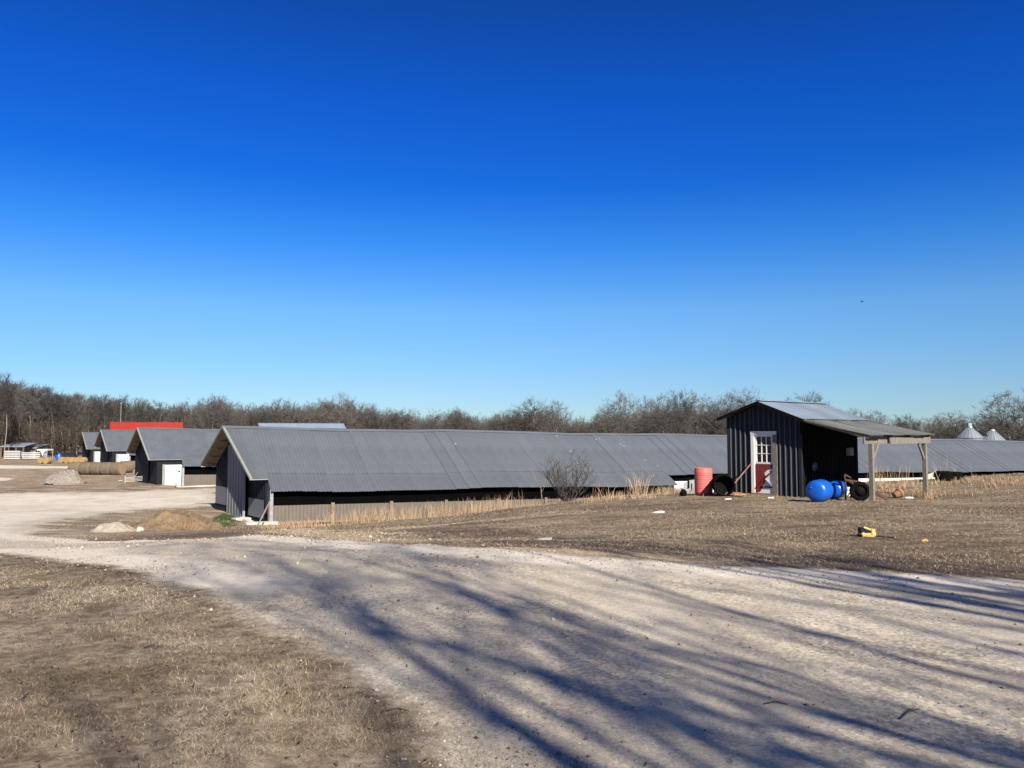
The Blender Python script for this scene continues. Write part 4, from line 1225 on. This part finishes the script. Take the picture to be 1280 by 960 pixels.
# forest-grown trees are narrow with many upright limbs, field trees spread wide; all prototypes are 10 m tall
narrow = [tree_meshes(fill_crown(tree_segs(100 + i, 10, .45, 11, .36, (4, 3), .011, .12, .016, (.32, .5, .5), .35, trunk=.75), 10 + i, 10, .19, .64, .36, 280, .0115), M['bark'], M['twig']) for i in range(5)]
pole_ = [tree_meshes(fill_crown(tree_segs(150 + i, 10, .32, 9, .5, (4, 3), .0115, .07, .016, (.24, .5, .5), .45, trunk=.86), 60 + i, 10, .12, .74, .27, 190, .0115), M['bark'], M['twig']) for i in range(4)]
wide = [tree_meshes(fill_crown(tree_segs(200 + i, 10, .7, 11, .25, (5, 3), .018, .15, .016, (.42, .5, .5), .3, trunk=.55), 30 + i, 10, (.34, .3, .38, .32, .28)[i], .6, .4, 470, .0105), M['bark'], M['twig']) for i in range(5)]
prof = [(-60, 462), (0, 467), (20, 472), (40, 478), (65, 482), (90, 487), (115, 490), (135, 487), (150, 491), (175, 496), (200, 501), (225, 498), (240, 497), (270, 493), (300, 503), (325, 499),
        (355, 494), (380, 501), (400, 496), (420, 491), (440, 494), (470, 504), (500, 507), (530, 513), (560, 509), (580, 508), (605, 515), (630, 512), (645, 500), (665, 496), (685, 500), (705, 511),
        (722, 508), (742, 513), (758, 506), (800, 507), (812, 498), (830, 494), (842, 498), (870, 490), (890, 499), (905, 494), (940, 494), (960, 505), (985, 497), (1005, 494), (1030, 506),
        (1060, 511), (1090, 513), (1110, 517), (1140, 517), (1165, 521), (1190, 514), (1220, 520), (1240, 518), (1300, 512), (1360, 505)]
PX_, PY_ = zip(*prof)
def far_d(px):
    return float(np.interp(px, [-60, 60, 170, 300, 640, 760, 1100, 1360], [190, 200, 225, 255, 275, 265, 270, 260]))
tr = random.Random(5)
REG = [(60, 'tall bare tree in the dense woods at the far left', 'bare trees of the left woods'), (240, 'bare grey tree in the woods behind the red-roofed barn', 'bare trees behind the small barns'),
       (480, 'bare grey tree in the woods behind the pale blue-grey roof', 'bare trees behind the pale roof'), (760, 'bare tree in the low treeline above the longest barn roof', 'bare trees above the longest barn'),
       (1000, 'bare tree in the woods left of the shed', 'bare trees by the shed'), (2000, 'bare tree in the thin treeline right of the shed', 'bare trees right of the shed')]
def add_far(px, top, d, protos, label, group, name='bare_tree', sx=1.0, k=None):
    p = at(px, top, d); g = gz(p.x, p.y)
    s = max(.55, (p.z - g) / 9.6)
    plant(protos[tr.randrange(len(protos)) if k is None else k], name, label, p.x, d, g, s, tr.uniform(0, 6.28), group, sx)
# single trees that stand out on the skyline
SOLO = [(778, 488, 240, 'bare spreading tree left of the shed, its crown standing alone above the long roof', 1.0), (850, 486, 238, 'tall slim bare tree rising above the woods left of the shed', .75),
        (929, 484, 235, 'bare tree whose crown rises just over the left eave of the shed', .85), (662, 496, 250, 'broad bare tree clump above the middle of the longest roof', 1.35),
        (1266, 487, 175, 'large spreading bare tree at the far right behind the bins', 1.5), (1012, 489, 250, 'bare tree peeking above the shed roof ridge', 1.0),
        (422, 491, 245, 'broad bare tree crown behind the right end of the pale blue-grey roof', 1.2), (270, 493, 240, 'bare tree standing over the ridge tip of the longest barn', 1.1),
        (1190, 513, 190, 'low many-branched bare tree just left of the grain bins', 1.2), (1132, 517, 230, 'rounded bare tree right of the lean-to roof', 1.3), (9, 468, 178, 'tallest bare tree with a pale trunk at the left edge', .9)]
for k, (px, top, d, lab, sx) in enumerate(SOLO):
    add_far(px, top, d, wide if px > 200 else pole_, lab, None, sx=sx, k=k % 4)
ROUND = [(690, 499, 1.1, 'rounded bare tree over the long roof above the leafless shrub'), (758, 505, 1.0, 'low rounded bare tree left of the lone spreading tree'), (812, 495, 1.15, 'rounded bare tree just right of the lone spreading tree'),
         (832, 491, 1.0, 'rounded bare tree pressed against the left side of the tall slim tree'), (872, 488, 1.15, 'rounded bare tree right of the tall slim tree, above the red barrel'), (890, 497, .95, 'small rounded bare tree just left of the shed eave tip'),
         (908, 490, 1.0, 'rounded bare tree right at the shed eave tip'), (985, 497, 1.2, 'rounded bare tree half hidden behind the shed roof, left of its ridge end'), (1062, 510, 1.2, 'rounded bare tree where the shed roof meets the lean-to'),
         (1092, 512, 1.1, 'rounded bare tree above the middle of the lean-to roof'), (1165, 519, 1.2, 'rounded bare tree above the outer end of the lean-to roof'), (1220, 516, 1.3, 'rounded bare tree directly behind the grain bins'),
         (1245, 514, 1.0, 'rounded bare tree between the bins and the large spreading tree')]
for k, (px, top, sx, lab) in enumerate(ROUND):
    add_far(px, top, 232 + (k * 7) % 19, wide, lab, 'rounded bare trees rising above the treeline', sx=sx)
cnt = 0
px = -60.0
while px < 1340 and cnt < 230:
    for row in range(2):
        q = px + tr.uniform(-4, 4)
        top = float(np.interp(q, PX_, PY_)) + tr.uniform(0, 9) + row * tr.uniform(0, 8)
        if q > 640: top = max(top + tr.uniform(2, 14), 505 + tr.uniform(0, 10))
        d = far_d(q) + row * 14 + tr.uniform(-5, 5)
        lab, grp = next((l, g) for lim, l, g in REG if q < lim)
        add_far(q, top, d, pole_ if q < 200 else narrow if (q < 260 or tr.random() < .45) else wide, lab, grp, sx=tr.uniform(.85, 1.25))
        cnt += 1
    px += 9.5 if px < 1000 else 13

def merged_wood(name, label, n, dx, low_segs, m, hfun, sides=3):
    Vs, Fs, off = [], [], 0
    rr = np.random.default_rng(3)
    protos = [segs_arrays(s, sides) for s in low_segs]
    for i in range(n):
        q = rr.uniform(-480, 1560)
        d = far_d(q) + dx[0] + rr.uniform(0, dx[1])
        top = float(np.interp(q, PX_, PY_)) + hfun(rr, q)
        if q > 640: top = max(top, 514 + rr.uniform(0, 8))
        p = at(q, top, d); s = max(.25, (p.z + 4.4) / 9.6)
        V, Fq = protos[rr.integers(len(protos))]
        a = rr.uniform(0, 6.28); c, sn = math.cos(a), math.sin(a)
        k = s * rr.uniform(.8, 1.3)
        W = np.stack([(V[:, 0] * c - V[:, 1] * sn) * k + p.x, (V[:, 0] * sn + V[:, 1] * c) * k + d, V[:, 2] * s - 4.4], 1)
        Vs.append(W); Fs.append(Fq + off); off += len(V)
    o = link(name, np_mesh(name, np.concatenate(Vs), np.concatenate(Fs), m))
    return tag(o, label, 'woods', kind='stuff')
low = [tree_segs(300 + i, 10, .45, 9, .3, (3, 3), .011, .15, .03, (.34, .55, .6), .35) for i in range(4)]
merged_wood('far_woods', 'mass of bare grey woods behind the front trees', 1250, (20, 80), low, M['twig'], lambda r, q: r.uniform(7, 22))
brush = [tree_segs(400 + i, 10, .75, 16, .02, (4, 3), .008, .2, .035, (.5, .5, .5), .5) for i in range(3)]
merged_wood('underbrush', 'brown brush thicket at the foot of the bare woods', 1450, (-8, 34), brush, M['bark_brown'], lambda r, q: (float(np.interp(q, [0, 200, 300, 900, 1300], [42, 24, 20, 18, 10]))) + r.uniform(-4, 14))

# shrub in front of the long barn
def shrub(seed, H, W, stems, twig=.008):
    r = random.Random(seed); segs = []
    for k in range(stems):
        a = r.uniform(0, 6.28); q = W * math.sqrt(r.random()) * .5
        tgt = Vector((math.cos(a) * q, math.sin(a) * q, H * r.uniform(.7, 1) * (1 - .35 * (2 * q / W) ** 2)))
        p = Vector((math.cos(a) * q * .15, math.sin(a) * q * .15, -.05)); n = 6; prev = p
        for i in range(1, n + 1):
            f = i / n
            x = p.lerp(tgt, f) + Vector((math.cos(a), math.sin(a), 0)) * (.25 * W * f * (1 - f) * .5) + Vector((r.uniform(-1, 1), r.uniform(-1, 1), 0)) * .05
            segs.append((prev.copy(), x.copy(), twig * (2.6 - 1.9 * (f - 1 / n)), twig * (2.6 - 1.9 * f), 1))
            if i > 1:
                for _ in range(3):
                    d = Vector((r.uniform(-1, 1), r.uniform(-1, 1), r.uniform(.3, 1.3))).normalized() * H * r.uniform(.1, .26)
                    m_ = x + d * .5 + Vector((r.uniform(-1, 1), r.uniform(-1, 1), 0)) * .03
                    segs.append((x.copy(), m_, twig * 1.1, twig * .8, 2)); segs.append((m_, x + d + Vector((0, 0, .06)), twig * .8, twig * .5, 2))
                    d2 = (d + Vector((r.uniform(-1, 1), r.uniform(-1, 1), .3)) * d.length * .6) * .6
                    segs.append((m_, m_ + d2, twig * .7, twig * .45, 2))
            prev = x
    return segs
p = ground(710, 625.5)
t = thing('bare_shrub', 'leafless grey shrub in front of the longest barn', 'shrub', p)
sg = shrub(6, 1.9, 2.4, 24, .0068)
V, Fq = segs_arrays([s for s in sg if s[4] == 1], 4); link('stem', np_mesh('stem', V, Fq, M['shrub']), t)
V, Fq = segs_arrays([s for s in sg if s[4] == 2], 3); link('twig', np_mesh('twig', V, Fq, M['shrub']), t)
p = ground(678, 627)
t = thing('sapling', 'thin pale sapling stem just left of the leafless shrub', 'sapling', p)
MB().tube((0, 0, -.05), (-.06, 0, .7), .03, .02, 6).build('stem', M['wood_grey'], t)
sg = [(Vector((-.06, 0, .7)), Vector((-.5, .05, 1.5)), .014, .008, 1), (Vector((-.06, 0, .7)), Vector((-.2, .1, 1.3)), .012, .007, 1), (Vector((-.04, 0, .5)), Vector((.25, 0, 1.1)), .012, .006, 1), (Vector((-.25, 0, 1.05)), Vector((-.7, .1, 1.35)), .01, .005, 1)]
V, Fq = segs_arrays(sg, 4); link('twig', np_mesh('twig', V, Fq, M['wood_grey']), t)

# tall trees behind the camera whose limbs throw the long shadows on the road
big = [tree_segs(500 + i, 18, .24, 9, .16, (4, 5, 4), .0125, .09, .01, (.62, .42, .5, .5), .32, lean=(-.42, .04)) for i in range(3)]
bigm = [tree_meshes(q, M['bark'], M['twig'], 10) for q in big]
for k, (x, y, q, lab) in enumerate(((9.9, -10.7, 1.0, 'tall bare roadside tree behind the viewpoint, in front at the left'), (13.3, -13.3, 1.1, 'tall bare roadside tree behind the viewpoint, farthest back'),
                                    (11.2, -7.0, .95, 'tall bare roadside tree behind the viewpoint, nearest to it'), (15.3, -9.5, 1.1, 'tall bare roadside tree behind the viewpoint, right of the farthest one'),
                                    (13.0, -4.5, 1.0, 'tall bare roadside tree behind the viewpoint, nearest to the road'), (16.6, -6.1, 1.0, 'tall bare roadside tree behind the viewpoint, farthest right'),
                                    (7.2, -11.5, .72, 'smaller bare roadside tree behind the viewpoint, farthest left'), (12.4, -10.0, 1.0, 'tall bare roadside tree behind the viewpoint, in the middle of its row'))):
    plant(bigm[k % 3], 'bare_tree', lab, x, y, gz(x, y), q, (0, .12, -.1, -.15, .1, .2, -.2, .3)[k], None)
# tree just outside the left edge: a few twig tips reach into the frame
edge_tree = tree_meshes(tree_segs(77, 10, .8, 10, .55, (6, 5, 3), .018, .17, .012, (.5, .55, .5, .55), .25, trunk=.5), M['bark'], M['twig'])
plant(edge_tree, 'bare_tree', 'bare tree standing outside the left edge, only twig tips in view', -27.6, 37, gz(-27.6, 37), .92, 1.0, None)
# bird
p = at(1077.5, 377, 90)
t = thing('bird', 'tiny dark bird in flight high over the lean-to', 'bird', p, .5)
MB().lathe([(0, -.18), (.05, -.1), (.06, .02), (.03, .14), (0, .2)], 8, Matrix.Rotation(math.pi / 2, 4, 'X')).build('body', M['bird'], t, True)
for s in (-1, 1): MB().poly([(s * .04, -.06, .02), (s * .04, .08, .02), (s * .2, .05, .1), (s * .34, -.05, .06)]).build('wing', M['bird'], t)

# ------------------------------------------------------------------ grass, weeds, leaves, stones
M['grass'] = tint_mat('dry_grass', [(0, (.07, .053, .037)), (.35, (.19, .147, .102)), (.7, (.36, .288, .212)), (.93, (.5, .425, .325)), (1, (.14, .15, .06))])
M['lawn'] = tint_mat('dormant_lawn', [(0, (.12, .09, .062)), (.4, (.27, .213, .15)), (.8, (.42, .34, .24)), (.95, (.42, .34, .235)), (1, (.12, .12, .05))])
M['tall_grass'] = tint_mat('tall_dry_grass', [(0, (.2, .12, .07)), (.4, (.33, .222, .135)), (.75, (.44, .325, .205)), (1, (.52, .43, .31))])
M['weed'] = tint_mat('dead_weed', [(0, (.1, .07, .05)), (.6, (.17, .12, .078)), (1, (.28, .22, .15))])
M['leaf'] = tint_mat('dead_leaf', [(0, (.05, .034, .025)), (.75, (.1, .07, .047)), (1, (.18, .13, .09))])
M['pebble'] = tint_mat('pebble', [(0, (.12, .1, .08)), (.4, (.3, .25, .2)), (.85, (.44, .38, .31)), (1, (.55, .5, .43))])
M['green_blade'] = tint_mat('green_blade', [(0, (.03, .05, .012)), (1, (.07, .1, .034))])

def blades(name, x, y, h, w, lean, m, tint, label, cat, droop=.3):
    n = len(x); z = hgt(x, y)
    a = rng.uniform(0, 2 * np.pi, n); b_ = rng.uniform(0, 2 * np.pi, n)
    dx, dy = np.cos(a) * lean, np.sin(a) * lean
    wx, wy = np.cos(b_) * w / 2, np.sin(b_) * w / 2
    v = np.zeros((n, 5, 3))
    v[:, 0] = np.stack([x - wx, y - wy, z - .01], 1); v[:, 1] = np.stack([x + wx, y + wy, z - .01], 1)
    mx, my, mz = x + dx * .45, y + dy * .45, z + h * (.55 + droop * .2)
    v[:, 2] = np.stack([mx + wx * .7, my + wy * .7, mz], 1); v[:, 3] = np.stack([mx - wx * .7, my - wy * .7, mz], 1)
    v[:, 4] = np.stack([x + dx, y + dy, z + h], 1)
    k = np.arange(n)[:, None] * 5
    tri = np.concatenate([k + np.array([[0, 1, 2]]), k + np.array([[0, 2, 3]]), k + np.array([[3, 2, 4]])])
    o = link(name, np_mesh(name, v.reshape(-1, 3), tri, m, np.repeat(tint, 5)))
    return tag(o, label, cat, kind='stuff')

def scatter(n, dmin, dmax, half=.72, power=1.0):
    """random ground points inside the wedge in front of the camera, denser near it"""
    u = rng.random(n)
    d = dmin * (dmax / dmin) ** (u ** power)
    a = rng.uniform(-half, half, n)
    return d * a, d

# dead grass in the left foreground
x, y = scatter(620000, 2.4, 13, .74)
keep = (sdf(LEFT, x, y) + (fbm(x * .9, y * .9, 21) - .5) * 1.6 > rng.uniform(-.7, .7, len(x))) & (fbm(x * 1.3, y * 1.3, 22) + rng.normal(0, .1, len(x)) > .47)
x, y = x[keep], y[keep]
h = rng.uniform(.004, .032, len(x)) * (.5 + 1.0 * fbm(x * .7, y * .7, 24))
t_ = np.clip(1.5 * fbm(x * 1.1, y * 1.1, 23) - .28 + rng.normal(0, .24, len(x)), 0, .95); t_[rng.random(len(x)) < .02 + .12 * (fbm(x * .6, y * .6, 77) > .58)] = 1
blades('dry_grass', x, y, h, rng.uniform(.0013, .0032, len(x)) * np.clip(y / 5, .8, 2), rng.uniform(.015, .08, len(x)), M['grass'], t_, 'matted straw-coloured dead grass in the left foreground', 'grass')
# dormant lawn beyond the road
x, y = scatter(330000, 9.5, 42, .74, .9)
rm_ = road_mask(x, y)
keep = (rm_ < -rng.uniform(-.1, .8, len(x))) & (sdf(LEFT, x, y) < 0) & (x > -.2 * y - 1.5) & (fbm(x * .8, y * .8, 31) + rng.normal(0, .12, len(x)) > .44)
x, y = x[keep], y[keep]
h = rng.uniform(.008, .035, len(x)) * (.4 + 1.2 * fbm(x * .5, y * .5, 32)) * (1 + sstep(24, 36, y) * .8)
t_ = np.clip(.1 + .8 * fbm(x * .6, y * .6, 33) + rng.normal(0, .18, len(x)), 0, .94); t_[rng.random(len(x)) < .03] = 1
blades('lawn', x, y, h, rng.uniform(.005, .012, len(x)) * (y / 20) ** .5, rng.uniform(.03, .1, len(x)), M['lawn'], t_, 'short dormant brown lawn between the road and the shed', 'grass')
# tall dry grass along the long barn and shed
def clump_line(pts, n, spread, hmin, hmax, seed):
    r = np.random.default_rng(seed)
    P = np.array([ground(*q)[:2] for q in pts])
    seg = r.integers(0, len(P) - 1, n); f = r.random(n)[:, None]
    c = P[seg] * (1 - f) + P[seg + 1] * f
    c = c + r.normal(0, spread, (n, 2))
    k = fbm(c[:, 0] * .5, c[:, 1] * .5, seed); ok = k + r.normal(0, .06, n) > .45
    c = c[ok]; k = k[ok]
    return c[:, 0], c[:, 1], r.uniform(hmin, hmax, len(c)) * (.4 + 1.2 * k)
xs, ys, hs_ = [], [], []
for pts, n, sp_, h0, h1, sd_ in (([(425, 653), (450, 651), (500, 648), (560, 643), (600, 639), (625, 636)], 1900, .7, .15, .6, 1), ([(640, 634), (700, 629), (760, 624), (840, 620)], 1500, .7, .06, .28, 2),
                              ([(752, 625), (760, 624)], 150, .2, .4, 1.0, 3), ([(788, 622), (800, 621)], 150, .2, .4, 1.05, 4), ([(812, 621), (822, 620)], 60, .2, .5, 1.3, 5),
                              ([(1095, 607), (1104, 606)], 80, .22, .3, .9, 6), ([(1112, 606), (1126, 605)], 150, .25, .4, 1.05, 7), ([(1150, 624), (1166, 622)], 350, .25, .12, .45, 8),
                              ([(1168, 602), (1190, 601)], 60, .35, .5, 1.2, 9), ([(1215, 602), (1280, 594)], 1400, .8, .05, .2, 10), ([(1070, 608), (1160, 606)], 700, .5, .06, .24, 11), ([(830, 618), (905, 615)], 1400, .4, .1, .35, 12),
                              ([(1100, 616), (1200, 606), (1280, 600)], 3000, 1.2, .04, .15, 13), ([(320, 661), (400, 658)], 900, .5, .08, .3, 14)):
    a, b_, c = clump_line(pts, n, sp_, h0, h1, sd_); xs.append(a); ys.append(b_); hs_.append(c)
x, y, h = np.concatenate(xs), np.concatenate(ys), np.concatenate(hs_)
t_ = np.clip(.5 + .5 * (fbm(x * .4, y * .4, 41) - .5) + rng.normal(0, .2, len(x)), 0, 1)
blades('tall_grass', x, y, h, rng.uniform(.006, .015, len(x)), h * rng.uniform(.15, .8, len(x)), M['tall_grass'], t_, 'tall orange-tan dry grass along the barn and shed', 'grass', .8)
# weeds on the dirt mound and green sprigs by the barn
q = at(216, 668, 29.5)
x = rng.normal(q.x + .2, .75, 900); y = rng.normal(29.2, .6, 900)
h = rng.uniform(.08, .32, 900)
o = blades('dead_weeds', x, y, h, rng.uniform(.008, .016, 900), h * rng.uniform(.2, .8, 900), M['weed'], rng.random(900), 'dead brown weeds growing on the dirt mound', 'weeds')
zz = .62 * np.clip(1 - np.hypot((x - q.x) / 1.95, (y - 29.5) / 1.95), 0, 1)
co = np.empty(len(o.data.vertices) * 3, np.float32); o.data.vertices.foreach_get('co', co); co = co.reshape(-1, 3); co[:, 2] += np.repeat(zz, 5).astype(np.float32) - .05
o.data.vertices.foreach_set('co', co.ravel())
G = np.array(GREEN); gx = rng.uniform(G[:, 0].min(), G[:, 0].max(), 9000); gy = rng.uniform(G[:, 1].min(), G[:, 1].max(), 9000)
k = sdf(GREEN, gx, gy) > rng.uniform(-.2, .5, 9000); gx, gy = gx[k], gy[k]
h = rng.uniform(.04, .13, len(gx))
blades('green_grass', gx, gy, h, rng.uniform(.01, .02, len(gx)), h * .7, M['green_blade'], rng.random(len(gx)), 'small patch of green grass by the end of the long barn', 'grass')
# low dead weeds over the yard
n = 60000; y = rng.uniform(17, 105, n) ** 1.0; x = y * rng.uniform(-.72, -.28, n)
k = (road_mask(x, y) < -.2) & (sdf(LEFT, x, y) < 0) & (fbm(x * .35, y * .6, 61) + rng.normal(0, .06, n) > .61) & (sdf(TRACK, x, y) < -1)
q_ = np.array([(x - B1.x) * BU.x + (y - B1.y) * BU.y, (x - B1.x) * BQ.x + (y - B1.y) * BQ.y]); k &= ~((q_[0] > -2.2) & (q_[1] > -7) & (q_[1] < 6))
x, y = x[k], y[k]; h = rng.uniform(.02, .1, len(x)) * (.4 + fbm(x, y, 62)) * np.clip(y / 35, .6, 1.6)
blades('yard_weeds', x, y, h, rng.uniform(.012, .03, len(x)) * (y / 40) ** .5, h * rng.uniform(.4, 1.2, len(x)), M['weed'], rng.random(len(x)), 'patches of low dead brown weeds across the yard', 'weeds')
# fallen leaves
x, y = scatter(2200, 2.6, 26, .72)
k = (road_mask(x, y) < rng.uniform(-.6, 1.0, len(x)) ** 3 * 2) | (rng.random(len(x)) < .05); x, y = x[k], y[k]; n = len(x)
z = hgt(x, y) + .012; a = rng.uniform(0, 6.28, n); s = rng.uniform(.006, .016, n)
v = np.zeros((n, 4, 3)); c, sn = np.cos(a), np.sin(a)
for i, (u, w, q) in enumerate(((-1, 0, 0), (0, -.6, .01), (1, 0, .012), (0, .6, .0))):
    v[:, i] = np.stack([x + (u * c - w * sn) * s, y + (u * sn + w * c) * s, z + q * rng.uniform(-.5, 2, n)], 1)
tag(link('fallen_leaves', np_mesh('fallen_leaves', v.reshape(-1, 3), np.arange(n * 4).reshape(-1, 4), M['leaf'], np.repeat(rng.random(n), 4))), 'brown dead leaves scattered on the grass and road', 'leaves', kind='stuff')
# loose gravel
x, y = scatter(90000, 2.4, 24, .72)
T2 = np.array(TAN2); C2 = np.array(CONC)
xa = np.concatenate([rng.uniform(T2[:, 0].min(), T2[:, 0].max(), 3200), rng.normal(C2[:, 0].mean() + 1.2, 1.6, 1200)]); ya = np.concatenate([rng.uniform(T2[:, 1].min(), T2[:, 1].max(), 3200), rng.normal(C2[:, 1].mean() - 3, 2.2, 1200)])
ka = (sdf(TAN2, xa, ya) > -.6) | (np.arange(len(xa)) >= 3200); xa, ya = xa[ka], ya[ka]
rm_ = road_mask(x, y)
k = (rm_ > -.3) & ((rng.random(len(x)) < .25) | (np.abs(rm_ - .5) < rng.exponential(.7, len(x)))) & (fbm(x * .9, y * .9, 52) + rng.normal(0, .1, len(x)) > .47); x, y = np.concatenate([x[k], xa]), np.concatenate([y[k], ya]); n = len(x)
s = np.clip(rng.lognormal(-5.2, .55, n), .002, .03) * np.clip(y / 8, .8, 1.8)
s[-len(xa):] = np.clip(rng.lognormal(-4.25, .5, len(xa)), .006, .05)
z = hgt(x, y) + .005
oc = np.array([[1, 0, 0], [-1, 0, 0], [0, 1, 0], [0, -1, 0], [0, 0, 1], [0, 0, -.4]])
v = oc[None] * s[:, None, None] * rng.uniform(.6, 1.3, (n, 6, 1)); v[:, :, 2] *= .75
a = rng.uniform(0, 6.28, n); vx = v[:, :, 0] * np.cos(a)[:, None] - v[:, :, 1] * np.sin(a)[:, None]; vy = v[:, :, 0] * np.sin(a)[:, None] + v[:, :, 1] * np.cos(a)[:, None]
v = np.stack([vx + x[:, None], vy + y[:, None], v[:, :, 2] + z[:, None] + s[:, None] * .15], 2)
ft = np.array([[0, 2, 4], [2, 1, 4], [1, 3, 4], [3, 0, 4], [2, 0, 5], [1, 2, 5], [3, 1, 5], [0, 3, 5]])
tag(link('loose_gravel', np_mesh('loose_gravel', v.reshape(-1, 3), (np.arange(n)[:, None, None] * 6 + ft[None]).reshape(-1, 3), M['pebble'], np.repeat(rng.random(n), 6))), 'loose pale stones scattered over the gravel road', 'gravel', kind='stuff')
# fallen sticks in the foreground
for i, (x0, y0, x1, y1, lab) in enumerate(((478, 891, 512, 893, 'dark fallen twig at the grass edge in the foreground'), (1125, 905, 1150, 893, 'small dark twig on the gravel at the lower right'), (955, 887, 985, 889, 'dark twig lying on the gravel in the lower middle'), (25, 882, 34, 868, 'dark stick in the grass at the lower left'), (180, 813, 195, 808, 'dark stick in the grass left of the road'))):
    a, c = ground(x0, y0), ground(x1, y1)
    m_ = a.lerp(c, .5) + Vector((.01, .03, .006))
    b = MB().tube(a + Vector((0, 0, .012)), m_ + Vector((0, 0, .012)), .005, .0045, 6).tube(m_ + Vector((0, 0, .012)), c + Vector((0, 0, .01)), .0045, .002, 6)
    if i % 2: b.tube(m_ + Vector((0, 0, .012)), m_ + Vector((.06, .05, .02)), .003, .0015, 5)
    tag(b.build('twig', M['shrub']), lab, 'twig')
